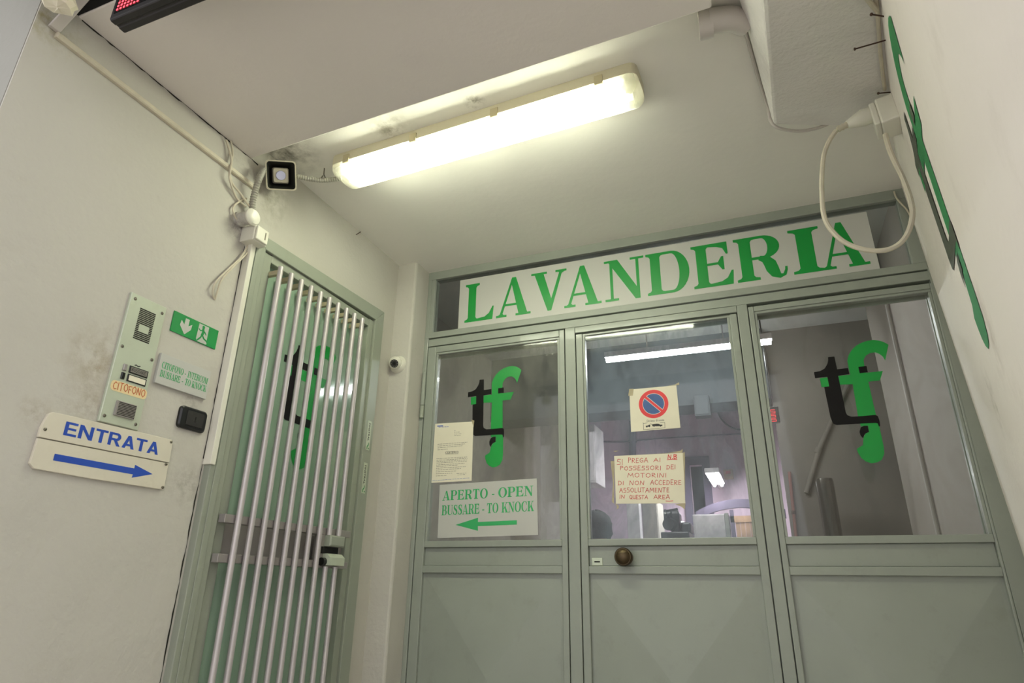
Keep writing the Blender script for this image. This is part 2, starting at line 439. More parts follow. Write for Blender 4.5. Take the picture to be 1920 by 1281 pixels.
def diag(xa, xb, wa, wb): # bar from (xa.., bottom) to (xb.., top)
    return ([(xa, 0), (xa + wa, 0), (xb + wb, 1), (xb, 1)], ())
def serif(x0, x1, y, sgn): return R_(x0, y if sgn > 0 else y - SF, x1, y + SF if sgn > 0 else y)
def strokepath(pts):      # (x, y, halfwidth) -> outline
    L_, R2 = [], []
    for i, (x, y, w) in enumerate(pts):
        a = pts[max(i - 1, 0)]; b = pts[min(i + 1, len(pts) - 1)]
        dx, dy = b[0] - a[0], b[1] - a[1]; q = math.hypot(dx, dy) or 1
        L_.append((x - dy / q * w, y + dx / q * w)); R2.append((x + dy / q * w, y - dx / q * w))
    return (L_ + R2[::-1], ())
def beak(x0, x1, y, sgn, ht=0.30, dx=0.02):   # the flared end of an arm
    return ([(x0, y), (x1, y), (x1 + dx, y + sgn * ht), (x1 - 0.035 + dx, y + sgn * ht), (x1 - 0.09, y + sgn * ht * 0.5), (x1 - 0.2, y + sgn * (HL + 0.03)), (x0, y + sgn * HL)], ())
def glyph(c):
    if c == 'L': return stem(0.1) + [beak(0.3, 0.74, 0, 1, 0.34, 0.03)], 0.8
    if c == 'I': return stem(0.1), 0.4
    if c == 'E':
        return stem(0.1) + [beak(0.3, 0.74, 0, 1, 0.32, 0.03), beak(0.3, 0.70, 1, -1, 0.29, 0.0), R_(0.3, 0.49, 0.5, 0.545), ([(0.5, 0.49), (0.57, 0.36), (0.61, 0.36), (0.61, 0.67), (0.57, 0.67), (0.5, 0.545)], ())], 0.8
    if c == 'F':
        return stem(0.1, r=0.14) + [beak(0.3, 0.70, 1, -1, 0.3, 0.0), R_(0.3, 0.48, 0.5, 0.535), ([(0.5, 0.48), (0.57, 0.35), (0.61, 0.35), (0.61, 0.66), (0.57, 0.66), (0.5, 0.535)], ())], 0.74
    if c == 'T':
        return stem(0.3, r=0.12, l=0.12, top=False) + [R_(0.06, 1 - HL, 0.74, 1), ([(0.06, 1), (0.03, 0.68), (0.065, 0.68), (0.13, 0.85), (0.26, 1 - HL), (0.3, 1 - HL), (0.3, 1)], ()), ([(0.74, 1), (0.77, 0.68), (0.735, 0.68), (0.67, 0.85), (0.54, 1 - HL), (0.5, 1 - HL), (0.5, 1)], ())], 0.8
    if c == 'D': return stem(0.1) + [bowl(0.28, 0, 1, 0.60)], 0.9
    if c == 'P': return stem(0.1, r=0.13) + [bowl(0.28, 0.44, 1, 0.48)], 0.78
    if c == 'B': return stem(0.1) + [bowl(0.28, 0.48, 1, 0.45), bowl(0.28, 0, 0.535, 0.52)], 0.83
    if c == 'R':
        leg = strokepath([(0.42, 0.49, 0.05), (0.52, 0.45, 0.085), (0.585, 0.34, 0.105), (0.615, 0.2, 0.105), (0.66, 0.08, 0.085), (0.73, 0.025, 0.05), (0.80, 0.05, 0.03), (0.835, 0.15, 0.022), (0.84, 0.22, 0.02)])
        return stem(0.1, r=0.10) + [bowl(0.28, 0.46, 1, 0.50), leg], 0.87
    if c == 'O': return [ringO(0.45, 0.43)], 0.9
    if c == 'Q': return [ringO(0.45, 0.43)], 0.9
    if c == 'C':
        a = ell(0.45, 0.5, 0.43, 0.515, 48, 318, 30); b = ell(0.47, 0.5, 0.24, 0.46, 316, 52, 30)
        return [(a + b, ()), ([(0.70, 0.98), (0.74, 0.98), (0.76, 0.64), (0.72, 0.64), (0.66, 0.76), (0.63, 0.90)], ()), ([(0.60, 0.06), (0.74, 0.12), (0.80, 0.32), (0.76, 0.32), (0.70, 0.2), (0.60, 0.1)], ())], 0.83
    if c == 'S':
        p = [(0.60, 0.74, 0.03), (0.56, 0.88, 0.035), (0.44, 0.965, 0.04), (0.30, 0.955, 0.05), (0.19, 0.86, 0.08), (0.18, 0.73, 0.095), (0.28, 0.60, 0.105), (0.44, 0.50, 0.115), (0.56, 0.38, 0.105), (0.58, 0.23, 0.095), (0.52, 0.1, 0.07), (0.40, 0.035, 0.05), (0.25, 0.04, 0.04), (0.14, 0.13, 0.035), (0.08, 0.28, 0.03)]
        return [strokepath(p), ([(0.58, 1.0), (0.62, 1.0), (0.635, 0.66), (0.595, 0.66), (0.54, 0.86)], ()), ([(0.06, 0.0), (0.10, 0.0), (0.15, 0.14), (0.09, 0.36), (0.05, 0.36)], ())], 0.70
    if c == 'U':
        a = [(0.1, 1), (0.1, 0.3)] + ell(0.44, 0.3, 0.34, 0.315, 180, 360, 20) + [(0.78, 1), (0.715, 1)] + [(0.715, 0.3)] + ell(0.5075, 0.3, 0.2075, 0.24, 360, 180, 20) + [(0.30, 1)]
        return [(a, ()), R_(0.01, 1 - SF, 0.39, 1), R_(0.62, 1 - SF, 0.88, 1)], 0.88
    if c == 'A':
        return [diag(0.33, 0.0, 0, 0)] * 0 + [([(0.07, 0), (0.14, 0), (0.435, 0.93), (0.40, 1)], ()), ([(0.585, 0), (0.81, 0), (0.50, 1), (0.40, 1), (0.37, 0.92)], ()), R_(0.20, 0.27, 0.66, 0.325),
                serif(0.0, 0.27, 0, 1), serif(0.50, 0.88, 0, 1), ([(0.055, SF), (0.14, 0.11), (0.20, SF)], ())], 0.88
    if c == 'V':
        return [([(0.07, 1), (0.295, 1), (0.53, 0.16), (0.49, 0), (0.40, 0)], ()), ([(0.71, 1), (0.78, 1), (0.49, 0), (0.43, 0.10)], ()), serif(0.0, 0.39, 1, -1), serif(0.60, 0.87, 1, -1), ([(0.67, 1 - SF), (0.73, 0.89), (0.82, 1 - SF)], ())], 0.87
    if c == 'N':
        return [R_(0.12, 0, 0.185, 0.97), R_(0.70, 0.02, 0.765, 1), ([(0.08, 1), (0.30, 1), (0.765, 0.16), (0.765, -0.01), (0.66, -0.01), (0.10, 0.95)], ()), serif(0.0, 0.30, 0, 1), serif(0.58, 0.88, 1, -1), serif(0.0, 0.3, 1, -1)], 0.88
    if c == 'M':
        return [R_(0.12, 0, 0.18, 1), R_(0.78, 0, 0.98, 1), ([(0.08, 1), (0.30, 1), (0.56, 0.22), (0.50, 0.0), (0.44, 0.0)], ()), ([(0.46, 0.0), (0.53, 0.0), (0.86, 1), (0.80, 1)], ()), serif(0.0, 0.30, 0, 1), serif(0.69, 1.07, 0, 1), serif(0.0, 0.28, 1, -1), serif(0.79, 1.07, 1, -1)], 1.08
    if c == 'K':
        return stem(0.1) + [([(0.28, 0.33), (0.36, 0.33), (0.74, 0.96), (0.66, 0.98)], ()), ([(0.40, 0.52), (0.54, 0.66), (0.84, 0.04), (0.60, 0.03)], ()), serif(0.56, 0.86, 1, -1), serif(0.53, 0.90, 0, 1)], 0.9
    if c == '-': return [R_(0.06, 0.30, 0.40, 0.40)], 0.46
    if c == '.': return [(ell(0.15, 0.09, 0.09, 0.09, n=10), ())], 0.3
    return [], 0.35
def glyph_bounds(gl):
    xs = [p[0] for o, h in gl for p in o]; return min(xs), max(xs)
def serif_word(mb, fr, word, u0, u1, v0, v1, z):
    adv = []; x = 0; items = []
    for c in word:
        g, w = glyph(c); items.append((g, x)); x += w + 0.015
    lo = min(glyph_bounds(g)[0] + ox for g, ox in items if g); hi = max(glyph_bounds(g)[1] + ox for g, ox in items if g)
    k = (u1 - u0) / (hi - lo); h = v1 - v0
    for g, ox in items:
        for i, (o, hs) in enumerate(g):
            mp = lambda p: (u0 + (p[0] + ox - lo) * k, v0 + p[1] * h)
            mb.flat(fr, [mp(p) for p in o], z + i * 4e-5, [[mp(p) for p in q] for q in hs])
def serif_glyph_fit(mb, fr, c, u0, u1, v0, v1, z):
    g, w = glyph(c); lo, hi = glyph_bounds(g); k = (u1 - u0) / (hi - lo); h = v1 - v0
    for i, (o, hs) in enumerate(g):
        mp = lambda p: (u0 + (p[0] - lo) * k, v0 + p[1] * h)
        mb.flat(fr, [mp(p) for p in o], z + i * 4e-5, [[mp(p) for p in q] for q in hs])
# bold sans capitals
def sans(c):
    t, h = 0.25, 0.17
    if c == 'E': return [R_(0, 0, t, 1), R_(t, 0, 0.88, h), R_(t, 1 - h, 0.86, 1), R_(t, 0.42, 0.8, 0.58)], 0.94
    if c == 'N': return [R_(0, 0, t, 1), R_(0.78, 0, 0.78 + t, 1), ([(0, 1), (t + 0.02, 1), (0.78 + t, 0), (0.76, 0)], ())], 1.12
    if c == 'T': return [R_(0, 1 - h, 0.92, 1), R_(0.335, 0, 0.335 + t, 1 - h)], 0.96
    if c == 'A': return [([(0, 0), (0.26, 0), (0.62, 1), (0.37, 1)], ()), ([(0.74, 0), (1.0, 0), (0.63, 1), (0.38, 1)], ()), R_(0.2, 0.2, 0.8, 0.36)], 1.02
    if c == 'R':
        b = ([(t, 0.40), (0.62, 0.40)] + ell(0.62, 0.70, 0.33, 0.30, -85, 85, 12) + [(0.62, 1), (t, 1), (t, 1 - h), (0.58, 1 - h)] + ell(0.58, 0.70, 0.12, 0.13, 85, -85, 10) + [(0.58, 0.57), (t, 0.57)], ())
        return [R_(0, 0, t, 1), b, ([(0.40, 0.45), (0.66, 0.45), (0.98, 0), (0.70, 0)], ())], 1.06
    return [], 0.4
def sans_word(mb, fr, word, u0, u1, v0, v1, z):
    items = []; x = 0
    for c in word:
        g, w = sans(c); items.append((g, x)); x += w + 0.06
    hi = x - 0.06 - 0.02; k = (u1 - u0) / hi; h = v1 - v0
    for g, ox in items:
        for i, (o, hs) in enumerate(g): mb.flat(fr, [(u0 + (p[0] + ox) * k, v0 + p[1] * h) for p in o], z + i * 6e-5)
# hand-drawn single-stroke capitals
HW = {
 'A': (.72, [[(0, 0), (.36, 1), (.7, 0)], [(.14, .36), (.58, .38)]]), 'B': (.6, [[(.05, 0), (.05, 1), (.45, .95), (.5, .72), (.1, .54), (.52, .42), (.55, .12), (.05, 0)]]),
 'C': (.62, [[(.58, .85), (.3, 1), (.05, .65), (.05, .3), (.28, 0), (.6, .1)]]), 'D': (.66, [[(.08, 0), (.08, 1), (.45, .88), (.62, .5), (.42, .08), (0, 0)]]),
 'E': (.55, [[(.5, .97), (.08, 1), (.06, 0), (.52, .04)], [(.08, .5), (.42, .52)]]), 'F': (.52, [[(.5, 1), (.05, .98), (.05, 0)], [(.05, .52), (.4, .52)]]),
 'G': (.66, [[(.58, .86), (.3, 1), (.05, .62), (.08, .2), (.34, 0), (.6, .18), (.6, .45), (.34, .45)]]), 'H': (.66, [[(.05, 0), (.07, 1)], [(.06, .5), (.6, .52)], [(.6, 0), (.62, 1)]]),
 'I': (.2, [[(.08, 0), (.1, 1)]]), 'L': (.5, [[(.07, 1), (.05, .02), (.48, .05)]]), 'M': (.85, [[(0, 0), (.12, 1), (.42, .35), (.7, 1), (.8, 0)]]),
 'N': (.7, [[(.02, 0), (.1, 1), (.54, .04), (.66, 1)]]), 'O': (.7, [[(.36, 1), (.06, .7), (.08, .25), (.36, 0), (.64, .3), (.62, .75), (.36, 1)]]),
 'P': (.56, [[(.06, 0), (.06, 1), (.45, .92), (.5, .66), (.08, .48)]]), 'Q': (.7, [[(.36, 1), (.06, .7), (.08, .25), (.36, 0), (.64, .3), (.62, .75), (.36, 1)], [(.4, .25), (.72, -.08)]]),
 'R': (.62, [[(.06, 0), (.06, 1), (.46, .92), (.5, .66), (.08, .5), (.58, 0)]]), 'S': (.56, [[(.52, .95), (.12, .98), (.06, .6), (.48, .48), (.46, .06), (0, .0)]]),
 'T': (.62, [[(.0, .98), (.6, 1)], [(.3, 1), (.28, 0)]]), 'U': (.64, [[(.05, 1), (.06, .2), (.3, 0), (.56, .2), (.58, 1)], [(.56, .2), (.62, 0)]]), '.': (.2, [[(.06, .02), (.12, .06)]]),
}
def hand_word(mb, mapf, word, x0, x1, y0, y1, w, z, fr):
    tot = sum(HW[c][0] + 0.14 for c in word) - 0.14; k = (x1 - x0) / tot; x = x0; h = y1 - y0
    for c in word:
        a, strokes = HW[c]; jy = random.uniform(-.05, .05); js = random.uniform(.92, 1.06)
        for st in strokes:
            pts = [(x + p[0] * k + random.uniform(-.02, .02) * k, y0 + (p[1] * js + jy) * h) for p in st]
            ribbon(mb, fr, [mapf(*p) for p in pts], w, z)
        x += (a + 0.14) * k
def ribbon(mb, fr, pts, w, z):
    for i in range(len(pts) - 1):
        (x0, y0), (x1, y1) = pts[i][:2], pts[i + 1][:2]
        dx, dy = x1 - x0, y1 - y0; q = math.hypot(dx, dy) or 1
        ex, ey = dx / q * w * 0.6, dy / q * w * 0.6; nx, ny = -dy / q * w, dx / q * w
        zz = z + (len(mb.f) % 9) * 3e-5
        mb.add([fr(x0 - ex + nx, y0 - ey + ny, zz), fr(x0 - ex - nx, y0 - ey - ny, zz), fr(x1 + ex - nx, y1 + ey - ny, zz), fr(x1 + ex + nx, y1 + ey + ny, zz)], [(0, 1, 2, 3)])
def bilin(c, x, y, px):
    """zoomed print position (x, y) inside the quad px (tl, tr, br, bl) -> fractions -> point on the sheet c (tl, tr, br, bl in frame units)"""
    u, v = 0.5, 0.5
    for _ in range(12):
        X = [(1 - u) * (1 - v) * px[0][i] + u * (1 - v) * px[1][i] + u * v * px[2][i] + (1 - u) * v * px[3][i] for i in (0, 1)]
        du = [(1 - v) * (px[1][i] - px[0][i]) + v * (px[2][i] - px[3][i]) for i in (0, 1)]
        dv = [(1 - u) * (px[3][i] - px[0][i]) + u * (px[2][i] - px[1][i]) for i in (0, 1)]
        e = (x - X[0], y - X[1]); det = du[0] * dv[1] - dv[0] * du[1]
        u += (e[0] * dv[1] - e[1] * dv[0]) / det; v += (du[0] * e[1] - du[1] * e[0]) / det
    return tuple((1 - u) * (1 - v) * c[0][i] + u * (1 - v) * c[1][i] + u * v * c[2][i] + (1 - u) * v * c[3][i] for i in (0, 1))
def text_mesh(name, txt, fr, u0, u1, v0, v1, z, m, parent, bold=0.0, fit=True):
    cu = bpy.data.curves.new(name, 'FONT'); cu.body = txt; cu.offset = bold; cu.resolution_u = 3
    ob = bpy.data.objects.new(name + '_tmp', cu); COL.objects.link(ob)
    dg = bpy.context.evaluated_depsgraph_get(); me = ob.evaluated_get(dg).to_mesh()
    xs = [v.co.x for v in me.vertices]; ys = [v.co.y for v in me.vertices]
    kx = (u1 - u0) / (max(xs) - min(xs)); ky = (v1 - v0) / (max(ys) - min(ys))
    mb = MB(); mb.add([fr(u0 + (v.co.x - min(xs)) * kx, v0 + (v.co.y - min(ys)) * ky, z) for v in me.vertices], [tuple(p.vertices) for p in me.polygons])
    ob.evaluated_get(dg).to_mesh_clear(); bpy.data.objects.remove(ob); bpy.data.curves.remove(cu)
    return mb.build(name, m, parent)

# ================================================================== STRUCTURE
def struct(mb, name, m, label=None, bevel=0.0):
    o = mb.build(name, m, None, bevel); o['kind'] = 'structure'
    if label: o['label'] = label
    return o
GY0, GY1, GZ1 = 1.79, 2.63, 1.335      # the grille door's opening in the left wall
b = MB()
WT = 0.30
b.box(LW, (0.776, ZF, -WT), (GY0, 1.95, 0)); b.box(LW, (GY1, ZF, -WT), (D + 0.1, 1.95, 0)); b.box(LW, (GY0, GZ1, -WT), (GY1, 1.95, 0))
struct(b, 'wall_left', M['plaster_left'], 'white plastered left wall holding the barred door and the ENTRATA sign')
b = MB(); b.hexa([(-6, 0.78, ZF), (XL - .006, 0.774, ZF), (XL - .006, 0.80, ZF), (-6, 0.80, ZF), (-6, 0.774, 4), (XL - .006, 0.774, 4), (XL - .006, 0.80, 4), (-6, 0.80, 4)])
struct(b, 'wall_front', M['outside_wall'], 'outer wall face left of the entrance corner')
b = MB(); b.box(WORLD, (XL - 0.02, 2.849, ZF), (-1.756, D + 0.05, ZC + 0.02))
struct(b, 'wall_pilaster', M['plaster_left'], 'narrow white pilaster between barred door and storefront', bevel=0.012)
b = MB()
rw = [(D + 0.15, ZF), (0.30, ZF), (0.30, 2.3), (D + 0.15, 2.3)]
b.hexa([RW(-0.15, ZF, 0), RW(2.62, ZF, 0), RW(2.62, ZF, -0.15), RW(-0.15, ZF, -0.25), RW(-0.15, 2.3, 0), RW(2.62, 2.3, 0), RW(2.62, 2.3, -0.15), RW(-0.15, 2.3, -0.25)])
struct(b, 'wall_right', M['plaster_right'], 'white plastered right wall running close beside the viewer')
b = MB(); b.box(WORLD, (XL - 0.1, 1.5, ZC), (1.0, D + 0.1, ZC + 0.15))
struct(b, 'ceiling', M['plaster_ceiling'], 'white plaster ceiling that carries the fluorescent lamp')
b = MB()
p = onZ(473, 298, BEAM_Z); q = onZ(1335, 15, BEAM_Z)
b.hexa([(XL - .05, 0.878, BEAM_Z), (0.9, 0.86, BEAM_Z), (0.9, q.y - (p.y - q.y) * 0.45, BEAM_Z), (q.x, q.y, BEAM_Z)] * 0 + [(XL - .05, 0.878, BEAM_Z), (q.x, 0.86, BEAM_Z), (q.x, q.y, BEAM_Z), (XL - .05, p.y, BEAM_Z), (XL - .05, 0.878, 2.3), (q.x, 0.86, 2.3), (q.x, q.y, 2.3), (XL - .05, p.y, 2.3)])
e1 = onZ(1338, 13, BEAM_Z)
b.hexa([(q.x, 0.86, BEAM_Z + 0.01), (0.55, 0.85, BEAM_Z + 0.01), (0.55, e1.y - 0.02, BEAM_Z + 0.01), (q.x, e1.y - 0.02, BEAM_Z + 0.01), (q.x, 0.86, 2.3), (0.55, 0.85, 2.3), (0.55, e1.y - 0.02, 2.3), (q.x, e1.y - 0.02, 2.3)])
struct(b, 'beam', M['plaster_beam'], 'deep white plastered beam across the entrance', bevel=0.006)
b = MB(); b.box(WORLD, (XL - .02, 0.56, 1.703), (0.6, 0.8765, 3.2)); b.box(WORLD, (-6, 0.5, 2.2), (XL - .02, 0.78, 3.2))  # solid blocks; the darkness of the recess is put into their black colour
struct(b, 'trim_1', M['dark'], 'black block for the dark roller shutter slot in front of the beam')
# bulkhead along the right wall: its soffit rises to the ceiling at the far end
b = MB()
tl0 = Vector((0.035, 1.12, ZC + 0.02)); tl1 = onZ(1446, 222, ZC - 0.002)
bl0 = onZ(1424, -70, 1.50); bl1 = onZ(1450, 234, 1.69)
def soff(y): return 1.50 + (1.69 - 1.50) * (y - bl0.y) / (bl1.y - bl0.y)
fr_ = onZ(1566, 236, 1.715); fr2 = onZ(1720, 230, 1.72)
ptsb = [bl0, Vector((0.75, bl0.y + 0.05, 1.50)), Vector((fr2.x, fr2.y, 1.715)), fr_, bl1]
ptst = [tl0, Vector((0.75, 1.1, ZC + 0.02)), Vector((fr2.x + .05, fr2.y + 0.05, ZC + 0.02)), Vector((fr_.x + .02, fr_.y + 0.04, ZC + 0.02)), Vector((tl1.x, tl1.y, ZC + 0.02))]
b.add(ptsb + ptst, [(4, 3, 2, 1, 0), (5, 6, 7, 8, 9)] + [(k, (k + 1) % 5, 5 + (k + 1) % 5, 5 + k) for k in range(5)])
struct(b, 'beam_bulkhead', M['plaster_bulk'], 'rough white boxed bulkhead against the right wall', bevel=0.012)
b = MB(); b.box(WORLD, (-8, -12, ZF - 0.1), (8, 10.2, ZF))
struct(b, 'floor', M['floor'])

# ---------------------------------------------------------------- room behind the glass
BY = 8.2
dl, dr_, dtz = onY(1294, 890, BY).x, onY(1318, 890, BY).x, onY(1305, 872, BY).z
b = MB(); b.box(WORLD, (-2.6, BY, ZF), (dl, BY + 0.12, 2.4)); b.box(WORLD, (dr_, BY, ZF), (2.4, BY + 0.12, 2.4)); b.box(WORLD, (dl, BY, dtz), (dr_, BY + 0.12, 2.4))
struct(b, 'wall_back', M['lilac'], 'lilac back wall of the laundry room')
b = MB(); b.box(WORLD, (-2.0, BY + 0.9, ZF), (0.2, BY + 1.0, 2.4)); struct(b, 'wall_passage', M['dark'])
b = MB(); b.box(WORLD, (dl - .09, BY - .03, ZF), (dl, BY, dtz + .10)); b.box(WORLD, (dr_, BY - .03, ZF), (dr_ + .09, BY, dtz + .10)); b.box(WORLD, (dl, BY - .03, dtz), (dr_, BY, dtz + .10)); struct(b, 'trim_passage', M['lilac_dark'], 'dark lilac surround of the narrow passage in the back wall')
b = MB(); b.box(WORLD, (-2.72, D + 0.06, ZF), (-2.6, BY + .1, 2.4)); struct(b, 'wall_inner_left', M['room_grey'])
b = MB(); b.box(WORLD, (0.95, D + 0.06, ZF), (1.1, 5.45, 2.4)); struct(b, 'wall_inner_right', M['room_grey'], 'grey inner wall behind the right pane', bevel=0.01)
b = MB(); b.box(WORLD, (2.3, 5.4, ZF), (2.4, BY + .1, 2.4)); b.box(WORLD, (1.1, 5.3, ZF), (2.4, 5.4, 2.4)); struct(b, 'wall_inner_recess', M['room_dark'])
px_w = onY(1470, 900, 6.0).x
b = MB(); b.box(WORLD, (px_w, 6.0, ZF), (2.3, 6.1, 2.3)); struct(b, 'wall_partition', M['room_dark'], 'dull grey partition wall behind the right pane')
b = MB(); b.box(WORLD, (-2.7, D + 0.06, 2.3), (2.4, BY + 1.0, 2.42)); struct(b, 'ceiling_room', M['room_ceiling'])
b = MB(); b.box(WORLD, (-2.6, 5.9, 1.62), (px_w - .01, 6.25, 2.3)); struct(b, 'beam_room', M['room_beam'])
b = MB(); b.box(WORLD, (XL - 0.75, D + 0.02, ZC), (1.1, D + 0.14, 2.42)); b.box(WORLD, (-2.72, D + 0.02, ZF), (-1.76, D + 0.1, ZC)); b.box(WORLD, (0.83, D + 0.02, ZF), (1.1, D + 0.1, ZC)); struct(b, 'wall_inner_front', M['room_grey'])

# ================================================================== STOREFRONT
GM = M['green_metal']
def bar(name, parent, x0, z0, x1, z1, y0=0.0, y1=-0.045, m=None, bev=0.003):
    return MB().box(FAC, (x0, z0, y1), (x1, z1, y0)).build(name, m or GM, parent, bev)
fx0, fx1 = -1.756, 0.815
t = empty('trim_storefront', (-0.47, D, ZF), 'grey green painted steel outer frame of the storefront', 'frame', kind='structure')
bar('jamb', t, fx0, ZF, -1.731, ZC, 0.002, -0.06)
MB().hexa([FAC(0.803, ZF, -.06), FAC(0.93, ZF, -.06), FAC(0.93, ZF, -.008), FAC(0.803, ZF, 0.002), FAC(0.795, ZC, -.06), FAC(0.80, ZC, -.06), FAC(0.80, ZC, -.008), FAC(0.795, ZC, 0.002)]).build('jamb', GM, t)
bar('head_bar', t, fx0, 1.738, 0.80, ZC + .01, 0.003, -0.06)
bar('transom_bar', t, fx0, 1.356, 0.80, 1.392, 0.003, -0.06)
bar('transom_bar', t, -1.731, 1.305, 0.80, 1.350, -0.002, -0.06)
bar('mullion', t, -0.898, ZF, -0.842, 1.305, 0.0, -0.06)
bar('mullion', t, -0.022, ZF, 0.026, 1.305, 0.0, -0.06)
bar('light_stop', t, -0.925, ZF, -0.815, 1.305, -0.046, -0.060); bar('light_stop', t, -0.050, ZF, 0.050, 1.305, -0.046, -0.060)  # added strips behind the door gaps, stopping room lamp light leaking through
bar('light_stop', t, -1.735, ZF, -1.700, 1.305, -0.046, -0.060); bar('light_stop', t, -1.735, 1.24, 0.80, 1.345, -0.0605, -0.072); bar('light_stop', t, 0.775, ZF, 0.82, 1.305, -0.046, -0.060)
bar('drip_strip', t, -0.842, 1.268, -0.022, 1.302, 0.004, -0.04)
bar('transom_stile', t, -1.731, 1.392, -1.706, 1.738, 0.002, -0.05)
bar('transom_stile', t, 0.745, 1.392, 0.80, 1.738, 0.002, -0.05)
t = empty('window_1', (-0.47, D, 1.39), 'long glazed transom window behind the LAVANDERIA sign', 'window', kind='structure')
bar('glass_pane', t, -1.706, 1.392, 0.745, 1.738, -0.016, -0.021, M['pane_transom'], 0)

def leaf(name, label, x0, x1, g0, g1, ztop, pane, cat='door', zt_gl=1.2495):
    t = empty(name, ((x0 + x1) / 2, D, ZF), label, cat, kind='structure')
    zb = ZF + 0.012
    bar('stile', t, x0, zb, g0 - 0.012, ztop); bar('stile', t, g1 + 0.012, zb, x1, ztop)
    bar('top_rail', t, g0 - .012, zt_gl + 0.012, g1 + .012, ztop)
    bar('middle_rail', t, g0 - .012, 0.188, g1 + .012, 0.219); bar('lower_rail', t, g0 - .012, 0.066, g1 + .012, 0.100); bar('bottom_rail', t, g0 - .012, zb, g1 + .012, -0.84)
    # glazing bead, one step back
    for n_, a in (('glazing_bead', (g0 - .012, zt_gl, g1 + .012, zt_gl + .012)), ('glazing_bead', (g0 - .012, .219, g0, zt_gl)), ('glazing_bead', (g1, .219, g1 + .012, zt_gl))):
        bar(n_, t, *a, y0=-0.006, y1=-0.04, bev=0.002)
    bar('glass_pane', t, g0 - .01, .21, g1 + .01, zt_gl + .008, -0.014, -0.019, pane, 0)
    bar('strip_panel', t, g0 - .012, 0.100, g1 + .012, 0.188, -0.016, -0.03)
    # pyramid-pressed lower panel
    c = ((g0 + g1) / 2, -0.39)
    q = [(g0 - .012, -0.84), (g1 + .012, -0.84), (g1 + .012, 0.066), (g0 - .012, 0.066)]
    ins = [(g0 + .004, -0.825), (g1 - .004, -0.825), (g1 - .004, 0.050), (g0 + .004, 0.050)]
    v = [FAC(*p_, -0.030) for p_ in q] + [FAC(*p_, -0.018) for p_ in q] + [FAC(*p_, -0.018) for p_ in ins] + [FAC(*c, 0.012)]
    f = [(3, 2, 1, 0)]
    for k in range(4):
        j = (k + 1) % 4
        f += [(k, j, 4 + j, 4 + k), (4 + k, 4 + j, 8 + j, 8 + k), (8 + k, 8 + j, 12)]
    MB().add(v, f).build('lower_panel', GM, t)
    return t
d1 = leaf('door_1', 'left grey green door leaf, glass carrying the APERTO OPEN sign', -1.727, -0.902, -1.663, -0.943, 1.299, M['pane_left'])
d2 = leaf('door_2', 'middle grey green door leaf with round brass knob and two papers', -0.838, -0.026, -0.791, -0.072, 1.262, M['pane_dirty'])
d3 = leaf('door_3', 'right grey green door leaf beside the right wall, no papers', 0.030, 0.80, 0.066, 0.778, 1.288, M['pane'])
# hinge of the left leaf
h = MB()
hc = -1.737
h.tube([FAC(hc, 0.95, 0.008), FAC(hc, 1.143, 0.008)], 0.012, 12); ho = h.build('hinge', GM, d1)
MB().tube([FAC(hc, 0.877, 0.008), FAC(hc, 0.947, 0.008)], 0.0125, 12).build('hinge_pin', M['grille_metal'], ho)
# knob, lock
k = Frame(FAC(-0.631, 0.138, -0.016), FAC.u, FAC.v, FAC.n)
ko = MB().lathe(k, [(0.030, 0), (0.034, 0.004), (0.034, 0.008), (0.020, 0.012), (0.016, 0.030), (0.028, 0.038), (0.039, 0.046), (0.0405, 0.058), (0.036, 0.066), (0.033, 0.0665), (0.030, 0.071), (0.018, 0.078), (0.005, 0.080)], 28).build('door_knob', M['brass'], d2)
ko['label'] = 'aged brass round knob'
lk = MB().box(FAC, (-0.790, 0.102, -0.016), (-0.740, 0.136, -0.012)).build('lock_plate', M['plate'], d2, 0.002)
MB().box(FAC, (-0.778, 0.116, -0.012), (-0.752, 0.122, -0.0105)).build('keyhole', M['dark'], lk)

# LAVANDERIA sign
so = empty('shop_sign', (-0.47, D, 1.387), 'long white board with green serif letters LAVANDERIA over the doors', 'sign')
MB().prism(FAC, [(-1.5415, 1.3855), (0.6155, 1.3905), (0.6115, 1.700), (-1.542, 1.7055)], -0.012, -0.002).build('board', M['sign_white'], so)
for c, a, e in (('L', -1.502, -1.3188), ('A', -1.303, -1.0941), ('V', -1.0909, -0.8819), ('A', -0.8984, -0.6906), ('N', -0.6692, -0.4544), ('D', -0.4438, -0.225), ('E', -0.2097, -0.0126), ('R', 0.0, 0.2338), ('I', 0.257, 0.3933), ('A', 0.3793, 0.5829)):
    m_ = MB(); kx = (a + 0.47) / 2.1
    serif_glyph_fit(m_, FAC, c, a, e, 1.424, 1.667, -0.0012); m_.build('letter', M['vinyl_green'], so)

# tf monogram, traced once and reused at three more places
Q = lambda x, y: ((onY(1510 + x / 4.928, 620 + y / 4.928, D).x - 0.43), (onY(1510 + x / 4.928, 620 + y / 4.928, D).z - 0.78))
TF_F = [(390, 270), (405, 345), (440, 490), (490, 785), (515, 880), (583, 872), (592, 932), (560, 945), (540, 985), (535, 1053), (478, 1088), (490, 1125), (520, 1172), (562, 1204), (615, 1222), (670, 1213), (712, 1188), (735, 1130), (727, 1060), (690, 890), (655, 770), (585, 465), (547, 310), (541, 264), (560, 224), (600, 199), (650, 192), (690, 208), (720, 232), (742, 268), (772, 122), (735, 100), (690, 84), (630, 78), (575, 86), (520, 104), (470, 132), (428, 175), (402, 220)]
TF_BAR = [(308, 412), (440, 398), (720, 365), (693, 452), (585, 465), (440, 488), (322, 493)]
TF_BIT = [(135, 434), (205, 425), (222, 508), (152, 518)]
